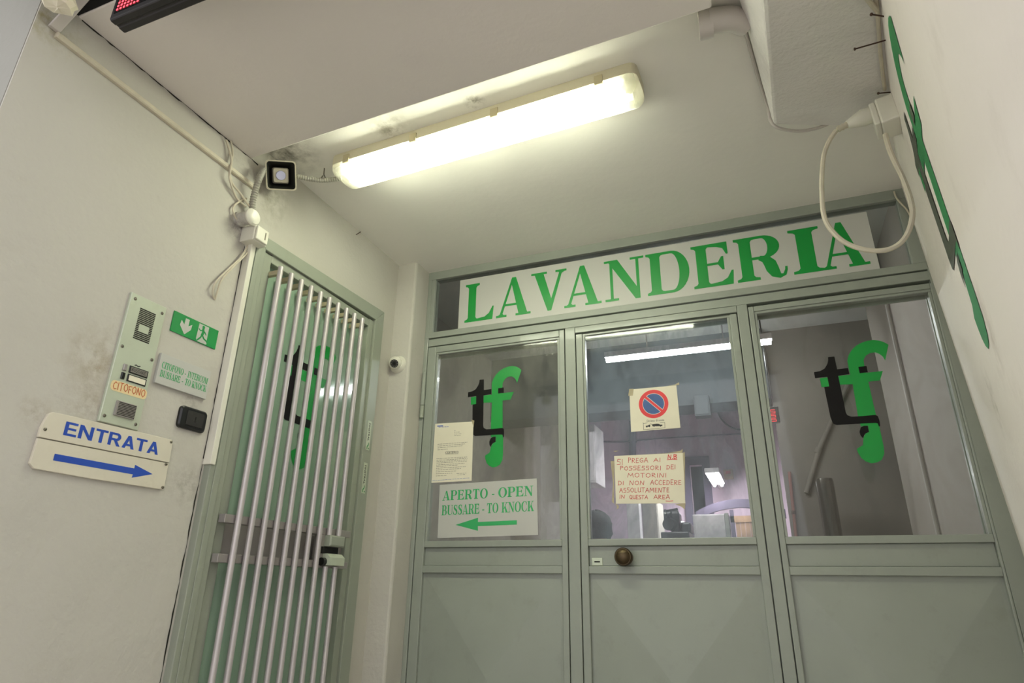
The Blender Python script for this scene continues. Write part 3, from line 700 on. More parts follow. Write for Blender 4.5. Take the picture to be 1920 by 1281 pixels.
TF_T = [(210, 238), (270, 232), (296, 350), (397, 338), (410, 394), (305, 411), (325, 500), (375, 745), (390, 775), (430, 790), (540, 783), (648, 773), (675, 785), (690, 830), (696, 872), (684, 882), (672, 852), (655, 848), (540, 852), (290, 867), (258, 852), (235, 800), (175, 512), (222, 508), (205, 420), (92, 433), (80, 377), (140, 366), (180, 343), (205, 300), (213, 265)]
TF_DOT = [(580, 874), (545, 874), (515, 890), (503, 930), (512, 962), (530, 984), (540, 985), (545, 962), (562, 944), (592, 932)]
TF_SQ = [(492, 328), (568, 320), (581, 378), (505, 387)]
TFP = {k: [Q(*p_) for p_ in v] for k, v in dict(f=TF_F, bar=TF_BAR, bit=TF_BIT, t=TF_T, dot=TF_DOT, sq=TF_SQ).items()}
def monogram(fr, sc, name, label, cat, gm, bm_, lift=0.0004, rotate=0.0, sx_=None):
    ff = fr.at(0, 0, 0, rotate)
    t = empty(name, fr(0, 0, 0), label, cat)
    S = lambda k: [(p_[0] * (sx_ or sc), p_[1] * sc) for p_ in TFP[k]]
    g = MB(); g.flat(ff, S('f'), lift); g.flat(ff, S('bar'), lift * 1.5); g.flat(ff, S('bit'), lift * 3); g.build('green_letter', gm, t)
    k = MB(); k.flat(ff, S('t'), lift * 2); k.flat(ff, S('dot'), lift * 3.5); k.flat(ff, S('sq'), lift * 3.5); k.build('black_letter', bm_, t)
    return t
monogram(FAC.at(0.43, 0.78, -0.013), 1.0, 'window_monogram', 'green and black tf monogram on the right glass pane', 'decal', M['vinyl_green'], M['vinyl_black'])
monogram(FAC.at(-1.305, 0.854, -0.013), 1.005, 'window_monogram', 'green and black tf monogram on left pane above the APERTO sign', 'decal', M['vinyl_green'], M['vinyl_black'])
monogram(RW.at(1.217, 1.035, 0.0006), 1.637, 'wall_monogram', 'stretched green and grey tf monogram painted on the right wall', 'painted sign', M['paint_green'], M['paint_dark'], 0.0008, -0.134, 1.938)

# sheets on the glass
PZ = -0.0125
def sheet(name, label, cat, corners, m, thick=0.0012, z=PZ):
    c = corners; t = empty(name, FAC((c[0][0] + c[2][0]) / 2, c[3][1], z), label, cat)
    n = 8; vs = []; 
    def P(u, v):
        return tuple((1 - u) * (1 - v) * c[0][i] + u * (1 - v) * c[1][i] + u * v * c[2][i] + (1 - u) * v * c[3][i] for i in (0, 1))
    mb = MB(); mb.prism(FAC, [c[3], c[2], c[1], c[0]], z, z + thick); mb.build('sheet', m, t)
    return t, P, z + thick
gf = lambda pts: [(onY(x, y, D).x, onY(x, y, D).z) for x, y in pts]
# APERTO
ca = gf([(822.9, 908.9), (1005.2, 896.6), (1007.5, 1003), (818.7, 1009)])
t, P, z = sheet('open_sign', 'white sign with green APERTO - OPEN and left arrow in left pane', 'sign', ca, M['sign_white'], 0.003)
pxq = [(122, 688), (1095, 622), (1107, 1190), (100, 1222)]
def AP(x, y): return bilin(ca, x, y, pxq)
a, b_, ang = AP(150, 850), AP(1062, 800), 0
fa = Frame(FAC(*a, 0), Vector((b_[0] - a[0], 0, b_[1] - a[1])), FAC.v, FAC.n)
wA = math.hypot(b_[0] - a[0], b_[1] - a[1]); uA = lambda x: (x - 150) / 912.0 * wA
hA = 0.050
for w_, x0, x1 in (('APERTO', 150, 618), ('-', 658, 684), ('OPEN', 722, 1062)):
    m_ = MB()
    if w_ == '-': serif_glyph_fit(m_, fa, '-', uA(x0), uA(x1), 0, hA, z + 0.0004)
    else: serif_word(m_, fa, w_, uA(x0), uA(x1), 0, hA, z + 0.0004)
    m_.build('lettering', M['green_print'], t)
a2 = AP(142, 998); fb = Frame(FAC(*a2, 0), fa.u, FAC.v, FAC.n); uB = lambda x: (x - 142) / 912.0 * wA
for w_, x0, x1 in (('BUSSARE', 142, 530), ('-', 558, 578), ('TO', 605, 718), ('KNOCK', 750, 1062)):
    m_ = MB()
    if w_ == '-': serif_glyph_fit(m_, fb, '-', uB(x0), uB(x1), 0, hA, z + 0.0004)
    else: serif_word(m_, fb, w_, uB(x0), uB(x1), 0, hA, z + 0.0004)
    m_.build('lettering', M['green_print'], t)
m_ = MB(); m_.flat(FAC, [AP(*p_) for p_ in ((290, 1092), (520, 1150), (519, 1104), (905, 1089), (905, 1046), (520, 1063), (521, 1020))], z + 0.0004); m_.build('arrow', M['green_print'], t)
# certificate
cc = gf([(814, 794), (886, 789.5), (882.5, 901), (807, 905)])
t, P, z = sheet('certificate', 'yellowed typed CERTIFICO letter taped at left edge of left pane', 'paper', cc, M['paper'], 0.0014)
pq = [(78, 75), (460, 50), (435, 645), (40, 662)]
CQ = lambda x, y: bilin(cc, x, y, pq)
def text_lines(mb, rows, hgt=4.0):
    for (x0, y0, x1, y1) in rows:
        x = x0
        while x < x1 - 3:
            w_ = min(random.uniform(8, 30), x1 - x)
            f_ = lambda xx: y0 + (y1 - y0) * (xx - x0) / (x1 - x0)
            mb.flat(FAC, [CQ(x, f_(x) + hgt / 2), CQ(x + w_, f_(x + w_) + hgt / 2), CQ(x + w_, f_(x + w_) - hgt / 2), CQ(x, f_(x) - hgt / 2)], z + 0.0004)
            x += w_ + random.uniform(4, 7)
m_ = MB(); text_lines(m_, [(270, 162, 325, 160), (270, 180, 340, 178), (270, 198, 340, 196), (272, 146, 290, 145)] + [(103, y, 400 - (k % 3) * 25, y - 22) for k, y in enumerate((284, 302, 320))] + [(103, 340, 210, 332)] +
    [(92, y, 400 - random.randint(0, 12), y - 17) for y in (428, 443, 457, 471)] + [(90, 490, 370, 474), (90, 505, 300, 490), (88, 522, 380, 506), (88, 540, 340, 524), (86, 557, 285, 548), (86, 576, 248, 570), (86, 597, 195, 591)] + [(290, 575, 385, 570), (300, 588, 380, 583)]); m_.build('typed_text', M['grey_ink'], t)['kind'] = 'stuff'
m_ = MB(); text_lines(m_, [(115, 110, 215, 106)], 4); m_.flat(FAC, [CQ(100, 104), CQ(160, 101), CQ(160, 91), CQ(100, 94)], z + .0004); m_.build('letterhead', M['blue_print'], t)
m_ = MB(); s0 = CQ(181, 379); s1 = CQ(310, 374); fc = Frame(FAC(*s0, 0), Vector((s1[0] - s0[0], 0, s1[1] - s0[1])), FAC.v, FAC.n); wc = math.hypot(s1[0] - s0[0], s1[1] - s0[1])
serif_word(m_, fc, 'CERTIFICO', 0, wc, 0, 0.0125, z + .0004); m_.flat(fc, [(0, -.003), (wc, -.003), (wc, -.0018), (0, -.0018)], z + .0004); m_.build('heading', M['black_ink'], t)
m_ = MB(); text_lines(m_, [(50, 642, 420, 618)], 3); m_.build('footer_line', M['blue_print'], t)['kind'] = 'stuff'
m_ = MB(); tq = [CQ(440, 30), CQ(470, 42), CQ(462, 110), CQ(448, 60)]; m_.flat(FAC, tq, z + .0008); m_.build('tape', M['tape'], t)
# no parking notice
cn = gf([(1179, 729.5), (1267.5, 721.5), (1275.3, 801.3), (1182.5, 809.2)])
t, P, z = sheet('no_parking_notice', 'square paper with red and blue no parking disc on middle door', 'notice', cn, M['paper'], 0.0014)
pn = [(200, 98), (652, 60), (695, 470), (216, 508)]
NQ = lambda x, y: bilin(cn, x, y, pn)
cN = NQ(436, 240); rN = 0.0715; fn = FAC.at(cN[0], cN[1], 0, 0.0)
def disc(nm, rad, m, dz): MB().prism(fn, ell(0, 0, rad, rad, n=48), z, z + dz).build(nm, m, t)
disc('red_disc', rN, M['red_sign'], 0.0004); disc('white_ring', rN * 0.745, M['paper_white'], 0.0008)
def chord_seg(sgn, d, rad):   # half of the blue field on one side of the bar
    a0 = math.acos(d / rad); base = math.radians(45) if sgn > 0 else math.radians(225)
    return [(rad * math.cos(base + a0 * (2 * k / 24 - 1)), rad * math.sin(base + a0 * (2 * k / 24 - 1))) for k in range(25)]
bf = MB()
for sg in (1, -1): bf.flat(fn, chord_seg(sg, rN * 0.115, rN * 0.715), z + 0.0012)
bf.build('blue_field', M['blue_sign'], t)
fd = fn.at(0, 0, 0, math.radians(-45))
MB().flat(fd, [(-rN * 0.80, -rN * .085), (rN * 0.80, -rN * .085), (rN * 0.80, rN * .085), (-rN * 0.80, rN * .085)], z + 0.0013).build('red_bar', M['red_sign'], t)
s0 = NQ(372, 415); s1 = NQ(540, 405); fc = Frame(FAC(*s0, 0), Vector((s1[0] - s0[0], 0, s1[1] - s0[1])), FAC.v, FAC.n); wc = math.hypot(s1[0] - s0[0], s1[1] - s0[1])
text_mesh('caption', 'Divieto di sosta', fc, 0, wc, 0, 0.011, z + .0004, M['black_ink'], t)
m_ = MB(); P_ = lambda *pp: [NQ(*p_) for p_ in pp]
for a, b_ in (((335, 420), (340, 488)), ((340, 488), (548, 470)), ((548, 470), (544, 418)), ((335, 430), (372, 424)), ((500, 420), (544, 418))): ribbon(m_, FAC, [NQ(*a), NQ(*b_)], 0.0008, z + .0004)
m_.flat(FAC, P_((360, 462), (362, 450), (385, 447), (392, 440), (405, 444), (404, 458)), z + .0004); m_.flat(FAC, P_((425, 455), (424, 436), (470, 430), (490, 432), (500, 440), (522, 440), (522, 452), (470, 455)), z + .0004)
for cx_, cy_ in ((372, 464), (396, 460), (442, 458), (505, 456)):
    c_ = NQ(cx_, cy_); m_.flat(FAC, ell(c_[0], c_[1], .0022, .0022, n=10), z + .0005)
ribbon(m_, FAC, P_((388, 452), (410, 430), (424, 444)), 0.0007, z + .0004)
m_.build('tow_truck_symbol', M['black_ink'], t)
m_ = MB(); m_.flat(FAC, [NQ(*p_) for p_ in ((190, 160), (236, 158), (244, 90), (200, 92))], z + .0006); m_.build('tape', M['tape'], t)
m_ = MB(); m_.flat(FAC, [NQ(*p_) for p_ in ((560, 66), (680, 56), (676, 30), (640, 52))], z + .0006); m_.build('tape', M['tape'], t)
# handwritten note
ch = gf([(1150.5, 854.4), (1279.5, 848.5), (1284.4, 943.2), (1154, 944.3)])
t, P, z = sheet('handwritten_note', 'cream sheet with red handwritten request on motorbikes, middle door', 'notice', ch, M['paper'], 0.0014)
ph = [(50, 740), (715, 710), (740, 1195), (72, 1200)]
HQ = lambda x, y: bilin(ch, x, y, ph)
lines = [[('SI', 78, 140, 828, 768), ('PREGA', 190, 385, 806, 760), ('AI', 438, 508, 800, 760)], [('POSSESSORI', 110, 512, 880, 838), ('DEI', 562, 650, 868, 828)], [('MOTORINI', 188, 565, 950, 910)],
         [('DI', 92, 150, 1025, 985), ('NON', 205, 350, 1024, 982), ('ACCEDERE', 408, 703, 1020, 975)], [('ASSOLUTAMENTE', 105, 590, 1092, 1050)], [('IN', 106, 160, 1150, 1115), ('QUESTA', 205, 385, 1155, 1118), ('AREA', 443, 595, 1156, 1116)]]
for ln in lines:
    for w_, x0, x1, y0, y1 in ln:
        m_ = MB(); hand_word(m_, HQ, w_, x0, x1, y0, y1, 0.0012, z + .0004, FAC); m_.build('handwriting', M['red_ink'], t)
m_ = MB(); hand_word(m_, HQ, 'N.B', 575, 660, 770, 728, 0.0017, z + .0004, FAC); ribbon(m_, FAC, [HQ(568, 778), HQ(620, 772), HQ(662, 776)], .0014, z + .0004); ribbon(m_, FAC, [HQ(557, 1174), HQ(590, 1177), HQ(625, 1172)], .0013, z + .0004); m_.build('handwriting', M['red_sign'], t)
m_ = MB()
for q in (((14, 790), (52, 790), (52, 1200), (30, 1180), (40, 1000)), ((300, 728), (712, 708), (716, 670), (690, 690), (560, 712)), ((40, 690), (100, 685), (60, 700)), ((60, 1195), (100, 1215), (98, 1240), (75, 1255), (82, 1225)), ((640, 1205), (742, 1190), (735, 1255), (700, 1225)), ((712, 712), (735, 700), (738, 1190), (741, 1200))):
    m_ = MB(); m_.flat(FAC, [HQ(*p_) for p_ in q], PZ + .0005); m_.build('tape', M['tape'], t)

# ================================================================== BARRED DOOR IN THE LEFT WALL
g = empty('door_4', (XL, 2.2, ZF), 'green tinted glass door behind ten vertical aluminium bars', 'door', kind='structure')
GMt = M['grille_metal']
def lbar(name, y0, z0, y1, z1, c0, c1, m=None, bev=0.003, parent=None):
    return MB().box(LW, (y0, z0, c0), (y1, z1, c1)).build(name, m or GMt, parent or g, bev)
FH = 1.405
MB().prism(LW, [(1.712, ZF), (1.790, ZF), (1.790, 1.325), (1.712, 1.380)], -.02, 0.030).build('jamb', GMt, g, 0.003)
lbar('jamb_step', 1.735, ZF, 1.762, 1.355, 0.030, 0.034, bev=0.002)
lbar('cover_strip', 1.704, 0.40, 1.728, 1.392, -.004, 0.036, M['white_plastic'], 0.002)
MB().prism(LW, [(2.630, ZF), (2.705, ZF), (2.705, 1.418), (2.630, 1.343)], -.02, 0.030).build('jamb', GMt, g, 0.003)
MB().prism(LW, [(1.790, 1.325), (2.630, 1.343), (2.705, 1.418), (1.712, 1.380)], -.02, 0.030).build('head_jamb', GMt, g, 0.003)
lbar('stile', 1.792, ZF + .01, 1.842, 1.322, -.03, 0.018); lbar('stile', 2.586, ZF + .01, 2.628, 1.335, -.03, 0.018)
lbar('top_rail', 1.842, 1.290, 2.586, 1.330, -.03, 0.018); lbar('bottom_rail', 1.842, ZF + .01, 2.586, -0.84, -.03, 0.018)
lbar('glass_pane', 1.835, -0.85, 2.59, 1.30, -.020, -.012, M['grille_glass'], 0)
lbar('kick_plate', 1.842, 0.092, 2.586, 0.222, -.014, -.002, M['rail_metal'], 0.002)
BX = 0.072       # bars stand this far off the wall
ys = [1.846 + k * (2.452 - 1.846) / 9 for k in range(10)]
for k, y in enumerate(ys):
    segs = [(-0.87, 1.262 + 0.001 * k)] if k < 8 else [(0.205, 1.262 + 0.001 * k), (-0.87, 0.075)]
    for z0, z1 in segs:
        MB().tube([LW(y, z0, BX), LW(y, z1, BX)], 0.0115, 12).build('bar', M['bar_metal'], g)
    MB().box(LW, (y - .009, 1.225, 0.0), (y + .009, 1.245, BX)).build('bar_bracket', M['clip'], g)
for z in (0.220, 0.084): lbar('cross_rail', 1.792, z - .015, 2.56, z + .015, 0.030, 0.060, M['rail_metal'], 0.002)
lb = lbar('lock_box', 2.352, 0.078, 2.478, 0.206, 0.018, 0.060, M['rail_metal'], 0.004)
MB().cbox(LW, (2.372, 0.158, 0.060), (2.478, 0.204, 0.094), 0.006).build('latch_cover', GMt, lb)
MB().prism(Frame(LW(2.372, 0, 0), LW.n, LW.v, -LW.u), [(0.058, 0.080), (0.100, 0.080), (0.100, 0.112), (0.082, 0.128), (0.058, 0.128)], -0.106, 0.0).build('latch_handle', M['plate'], lb)
MB().box(LW, (2.356, 0.128, 0.060), (2.470, 0.156, 0.066)).build('latch_slot', M['dark'], lb)
MB().tube([LW(2.352, 0.094, 0.070), LW(2.372, 0.094, 0.070)], 0.017, 14).build('lock_cylinder', M['black_plastic'], lb)
monogram(LW.at(2.216, 0.772, -0.0112), 1.12, 'door_monogram', 'green and black tf monogram on the glass behind the bars', 'decal', M['vinyl_green'], M['vinyl_black'])
# stickers on the right jamb
def jamb_sticker(z0, z1, label):
    t = empty('jamb_sticker', LW(2.665, z0, 0.030), label, 'sticker')
    yo = 2.668
    MB().box(LW, (yo - .016, z0, 0.0302), (yo + .016, z1, 0.0308)).build('label', M['plate'], t)
    ff = Frame(LW(yo - .006, z1 - .012, 0.0312), -LW.v, LW.u, LW.n)
    text_mesh('lettering', 'FINSTRAL', ff, 0, (z1 - z0) * .62, -.002, 0.012, 0, M['black_ink'], t, 0.02)
    m_ = MB(); w0 = (z1 - z0) * .66
    m_.flat(ff, strokepath([(w0, .012, .002), (w0 + .012, .010, .003), (w0 + .022, .0, .003), (w0 + .034, .0, .003)])[0], 0); m_.flat(ff, ell(w0 + .030, .014, .004, .004, n=10), 0)
    m_.build('logo', M['green_sign'], t)
jamb_sticker(0.640, 0.790, 'upper small green and black printed sticker on the barred door frame')
jamb_sticker(0.425, 0.575, 'lower small green and black printed sticker on barred door frame')

# ================================================================== THINGS ON THE LEFT WALL
gl_ = lambda pts, d=XL: [(onX(x, y, d).y, onX(x, y, d).z) for x, y in pts]
# ENTRATA
t = empty('entrance_sign', LW(1.34, 0.285, 0), 'aged white panel with blue ENTRATA and right arrow, left wall', 'sign')
MB().prism(LW, [(1.120, 0.300), (1.135, 0.288), (1.30, 0.286), (1.553, 0.289), (1.558, 0.300), (1.556, 0.376), (1.122, 0.371)], 0.0, 0.010).build('lower_plate', M['old_sign'], t, 0.0015)
MB().prism(LW, [(1.122, 0.374), (1.556, 0.379), (1.553, 0.450), (1.545, 0.456), (1.20, 0.452), (1.140, 0.450), (1.130, 0.441), (1.121, 0.400)], 0.0, 0.011).build('upper_plate', M['old_sign'], t, 0.0015)
m_ = MB(); fe = LW.at(1.185, 0.3935, 0.0114, 0.006); sans_word(m_, fe, 'ENTRATA', 0, 0.320, 0, 0.040, 0); m_.build('lettering', M['blue_print'], t)
fe = LW.at(1.178, 0.328, 0.0104, 0.006); MB().flat(fe, [(0, -.0095), (0.255, -.0095), (0.253, -.0205), (0.325, 0.002), (0.255, 0.021), (0.255, 0.0095), (0, 0.0095)], 0).build('arrow', M['blue_print'], t)
for y_, z_ in ((1.545, 0.372), (1.133, 0.398), (1.551, 0.296), (1.546, 0.448)):
    MB().lathe(LW.at(y_, z_, 0.009), [(0.005, 0), (0.005, 0.003), (0.002, 0.005)], 10).build('screw', M['screw'], t)
# intercom
iy0, iy1, iz0, iz1 = 1.279, 1.416, 0.458, 0.895
t = empty('intercom', LW((iy0 + iy1) / 2, iz0, 0), 'tall pale metal door intercom above the ENTRATA sign', 'intercom')
MB().cbox(LW, (iy0, iz0, -.002), (iy1, iz1, 0.010), 0.002).build('face_plate', M['plate'], t)
U = lambda u: iy0 + u * (iy1 - iy0)
V = lambda v: iz1 - v * (iz1 - iz0)
for k in range(18):
    v = 0.095 + k * (0.335 - 0.095) / 17
    if 9 <= k <= 12:
        MB().box(LW, (U(.30), V(v) - .0021, 0.0095), (U(.38), V(v) + .0021, 0.0106)).build('speaker_slot', M['slot'], t); MB().box(LW, (U(.66), V(v) - .0021, 0.0095), (U(.74), V(v) + .0021, 0.0106)).build('speaker_slot', M['slot'], t)
    else:
        MB().box(LW, (U(.30), V(v) - .0021, 0.0095), (U(.74), V(v) + .0021, 0.0106)).build('speaker_slot', M['slot'], t)
for vv in (0.575, 0.640):
    o = MB().cbox(LW, (U(.40), V(vv + .028), .0095), (U(.90), V(vv - .026), 0.0135), 0.001).build('name_frame', M['black_plastic'], t)
    MB().box(LW, (U(.43), V(vv + .021), .0130), (U(.87), V(vv - .019), 0.0139)).build('name_card', M['paper'] if vv > .6 else M['grey_ink'], o)
    MB().cbox(LW, (U(.24), V(vv + .026), .0095), (U(.33), V(vv - .024), 0.0150), 0.002).build('call_button', M['black_plastic'] if vv > .6 else M['rail_metal'], t)
ff = LW.at(U(.45), V(.575) - .005, 0.0142); m_ = MB(); hand_word(m_, lambda a, b__: (a, b__), 'BUSSARE', 0, 0.052, 0, 0.010, 0.0006, 0, ff); m_.build('handwriting', M['black_ink'], t)
m_ = MB(); ribbon(m_, LW, [(U(.52), V(.535)), (U(.56), V(.53)), (U(.60), V(.537)), (U(.66), V(.53))], .0015, 0.0105); m_.build('ink_mark', M['black_ink'], t)
MB().prism(LW, rrect(U(.06), V(.765), U(1.0), V(.688), 0.012), 0.0100, 0.0106).build('tape_label', M['cream_tape'], t)
ff = LW.at(U(.12), V(.752), 0.0110, 0.02); m_ = MB(); hand_word(m_, lambda a, b__: (a, b__), 'CITOFONO', 0, 0.114, 0, 0.024, 0.0013, 0, ff); m_.build('handwriting', M['orange_ink'], t)
o = MB().box(LW, (U(.29), V(.935), .009), (U(.80), V(.825), 0.0155)).build('microphone_grille', M['rail_metal'], t, 0.001)
for k in range(9):
    v = .836 + k * .0110
    MB().box(LW, (U(.34), V(v) - .0013, .0150), (U(.79), V(v) + .0013, 0.0160)).build('speaker_slot', M['slot'], o)
for u_, v_ in ((.12, .04), (.90, .06), (.10, .43), (.92, .45), (.10, .955), (.90, .96)):
    MB().lathe(LW.at(U(u_), V(v_), 0.009), [(0.0055, 0), (0.0055, 0.002), (0.003, 0.0045)], 12).build('screw', M['screw'], t)
# exit sign
ey0, ey1, ez0, ez1 = 1.452, 1.655, 0.826, 0.902
t = empty('exit_sign', LW(1.55, ez0, 0), 'green emergency exit sign with down arrow and running figure', 'sign')
MB().box(LW, (ey0, ez0, 0), (ey1, ez1, 0.004)).build('board', M['green_sign'], t)
EU = lambda u: ey0 + u * (ey1 - ey0)
EV = lambda v: ez1 - v * (ez1 - ez0)
m_ = MB(); m_.flat(LW, [(EU(a), EV(b__)) for a, b__ in ((.285, .92), (.16, .55), (.175, .28), (.245, .45), (.25, .12), (.335, .12), (.335, .45), (.41, .30), (.40, .58))], .0044); m_.build('arrow', M['sign_white'], t)
m_ = MB(); m_.flat(LW, [(EU(a), EV(b__)) for a, b__ in ((.55, .06), (.775, .06), (.775, .90), (.80, .90), (.765, .97), (.58, .97), (.54, .86))], .0044); m_.build('doorway_symbol', M['sign_white'], t)
m_ = MB(); m_.flat(LW, ell(EU(.655), EV(.17), .0062, .0062, n=14), .0048)
for pl, w_ in (([(.655, .28), (.665, .45), (.65, .58)], .0052), ([(.66, .33), (.60, .40), (.565, .34)], .0022), ([(.66, .33), (.71, .42), (.735, .50)], .0022), ([(.65, .56), (.63, .72), (.575, .90)], .0030), ([(.655, .56), (.70, .72), (.775, .80)], .0030)):
    ribbon(m_, LW, [(EU(a), EV(b__)) for a, b__ in pl], w_, .0048)
m_.build('running_figure', M['green_sign'], t)
# bilingual intercom sign
cy0, cy1, cz0, cz1 = 1.434, 1.652, 0.628, 0.734
t = empty('intercom_sign', LW(1.54, cz0, 0), 'small white board with green CITOFONO - INTERCOM lettering', 'sign')
MB().box(LW, (cy0, cz0, 0), (cy1, cz1, 0.012)).build('board', M['sign_white'], t, 0.0008)
CU = lambda u: cy0 + u * (cy1 - cy0)
CV = lambda v: cz1 - v * (cz1 - cz0)
for ws, v0, v1 in (([('CITOFONO', .05, .46), ('-', .49, .515), ('INTERCOM', .55, .96)], .48, .26), ([('BUSSARE', .05, .43), ('-', .465, .49), ('TO', .525, .635), ('KNOCK', .665, .96)], .76, .54)):
    for w_, a, b__ in ws:
        m_ = MB(); (serif_glyph_fit if w_ == '-' else serif_word)(m_, LW, w_, CU(a), CU(b__), CV(v0), CV(v1), .0125)
        m_.build('lettering', M['green_print'], t)
# key switch
t = empty('key_switch', LW(1.615, 0.505, 0), 'black rounded key switch plate beside the barred door', 'switch')
r0 = rrect(1.557, 0.505, 1.675, 0.583, 0.014, 5); r1 = rrect(1.562, 0.510, 1.670, 0.578, 0.012, 5)
MB().loft([[LW(*p_, 0) for p_ in r0], [LW(*p_, 0.009) for p_ in r0], [LW(*p_, 0.014) for p_ in r1]], smooth=False).build('cover_plate', M['black_plastic'], t)
o = MB().box(LW, (1.584, 0.518, 0.012), (1.656, 0.570, 0.0165)).build('module', M['black_matte'], t, 0.001)
MB().box(LW, (1.6195, 0.534, 0.0160), (1.6245, 0.553, 0.0175)).build('key_slot', M['dark'], o)
# flat conduit along the wall top
t = empty('cable_trunking', LW(1.2, 1.577, 0), 'cream flat cable trunking along the top of left wall', 'cable duct')
MB().cbox(LW, (0.835, 1.567, 0), (1.69, 1.588, 0.016), 0.004).build('duct', M['cable'], t)
MB().hexa([LW(.808, 1.588, 0), LW(.842, 1.588, 0), LW(.842, 1.588, .014), LW(.808, 1.588, .014), LW(.815, 1.71, .10), LW(.845, 1.71, .10), LW(.845, 1.71, .116), LW(.815, 1.71, .116)]).build('strap', M['grey_pipe'], t, .003)
# rough plaster lumps at the outer corner
t = empty('plaster_chunk', LW(0.83, 1.70, 0.10), 'broken lump of yellowed plaster under the dark shutter slot', 'plaster')
m_ = MB(); c_ = onX(113, -2, XL + .12); rg = []
for k_ in range(6):
    a_ = k_ / 5 * PI; rr = .004 + .034 * math.sin(a_) ** 0.5
    rg.append([c_ + Vector((rr * 1.25 * math.cos(w) * random.uniform(.8, 1.15), rr * 1.2 * math.sin(w) * random.uniform(.8, 1.15), -.034 * math.cos(a_) + random.uniform(-.004, .004))) for w in [2 * PI * q / 9 for q in range(9)]])
m_.loft(rg, smooth=False); m_.build('lump', M['paper'], t)
MB().box(WORLD, (c_.x - .012, c_.y - .01, c_.z + .02), (c_.x + .012, c_.y + .01, 1.705)).build('stub', M['paper'], t)
# ragged dark seams where surfaces part
def seam(name, fr, pts, w, label):
    o = MB(); L_ = []; R2 = []
    n_ = 40
    for k_ in range(n_ + 1):
        u = k_ / n_ * (len(pts) - 1); i_ = min(int(u), len(pts) - 2); f_ = u - i_
        x = pts[i_][0] * (1 - f_) + pts[i_ + 1][0] * f_; y = pts[i_][1] * (1 - f_) + pts[i_ + 1][1] * f_
        a_ = w * random.uniform(.15, 1.0); L_.append((x, y)); R2.append((a_,))
    d = Vector((pts[-1][0] - pts[0][0], pts[-1][1] - pts[0][1], 0)).normalized(); nx, ny = -d.y, d.x
    vs = [fr(x, y, .0007) for x, y in L_] + [fr(x + nx * a_[0], y + ny * a_[0], .0007) for (x, y), a_ in zip(L_, R2)]
    o.add(vs, [(k_, k_ + 1, n_ + 2 + k_, n_ + 1 + k_) for k_ in range(n_)])
    st = o.build(name, M['slot']); st['kind'] = 'structure'; st['label'] = label
seam('trim_2', LW, [(1.69, 1.7005), (0.89, 1.7005)], .008, 'dark ragged crack between left wall and the beam')
seam('trim_3', LW, [(1.7035, ZF), (1.7035, 0.40)], .007, 'dark ragged crack beside the lower barred door frame')
seam('trim_4', LW, [(1.7035, 0.42), (1.7035, 1.30)], .005, 'dark ragged crack beside the upper barred door frame')
seam('trim_5', Frame((0, D - .002, 0), (1, 0, 0), (0, 0, 1), (0, -1, 0)), [(0.79, 1.7885), (-1.74, 1.7885)], .007, 'dark ragged gap between ceiling and the storefront frame')
# ceiling cables on the left wall: thin strands with knots
def cable(name, label, pts, r, m, cat='cable', per=6, group=None):
    o = MB().tube(spline(pts, per), r, 8).build(name, m); return tag(o, label, cat, group)
wl = lambda x, y, d=0.012: onX(x, y, XL + d)
cable('wall_cable', 'thin cream cable dropping from beam past the cable duct', [wl(424, 262), wl(428, 275), wl(434, 300, .02), wl(431, 328, .024), wl(436, 345, .02), wl(450, 362, .02), wl(470, 390, .03)], .0045, M['cable'])
cable('wall_cable', 'second thin cream cable curling round beside the first', [wl(433, 264), wl(436, 290), wl(430, 325, .022), wl(433, 345, .02), wl(441, 366), wl(448, 376), wl(462, 388, .02)], .004, M['cable'])
cable('wall_cable', 'short looped cable stub above the white sensor', [wl(462, 372), wl(446, 380), wl(437, 390), wl(440, 405), wl(447, 415)], .004, M['cable'])
cable('wall_cable', 'cream cable hanging from junction box to small wall hole', [wl(466, 458), wl(452, 482, .02), wl(425, 508, .02), wl(404, 530, .02), wl(399, 548), wl(402, 562, .0)], .004, M['cable'])
cable('wall_cable', 'paler second strand hanging close beside the wall hole cable', [wl(470, 462), wl(462, 476, .02), wl(438, 500, .022), wl(416, 524, .02), wl(408, 545), wl(403, 562, 0.0)], .0035, M['cable'])
# corrugated conduit
def corrugated(mb, pts, r, pitch=0.0052, n=10):
    sp = spline(pts, 10); L_ = [0]
    for i in range(1, len(sp)): L_.append(L_[-1] + (sp[i] - sp[i - 1]).length)
    cnt = int(L_[-1] / pitch); out = []; j = 0
    for i in range(cnt + 1):
        d = L_[-1] * i / cnt
        while j < len(L_) - 2 and L_[j + 1] < d: j += 1
        out.append(sp[j].lerp(sp[j + 1], (d - L_[j]) / max(1e-9, L_[j + 1] - L_[j])))
    mb.tube(out, r, n, True, lambda i: r * (1.0 if i % 2 else 0.82))
m_ = MB(); corrugated(m_, [wl(474, 405, .03), wl(473, 385, .035), wl(478, 360, .045), wl(486, 335, .06), onX(494, 318, XL + .055)], .014)
tag(m_.build('corrugated_conduit', M['conduit']), 'grey ribbed conduit dropping behind the horn speaker', 'conduit')
lamp_y = 1.93
m_ = MB(); corrugated(m_, [onY(556, 330, 1.80), onY(572, 334, 1.83), onY(590, 337, 1.86), onY(606, 338, 1.885), onY(622, 337, 1.905), onY(640, 334, 1.92)], .0115)
tag(m_.build('corrugated_conduit', M['conduit']), 'grey ribbed conduit between horn speaker and fluorescent lamp', 'conduit')
cl = onY(606, 331, 1.885)
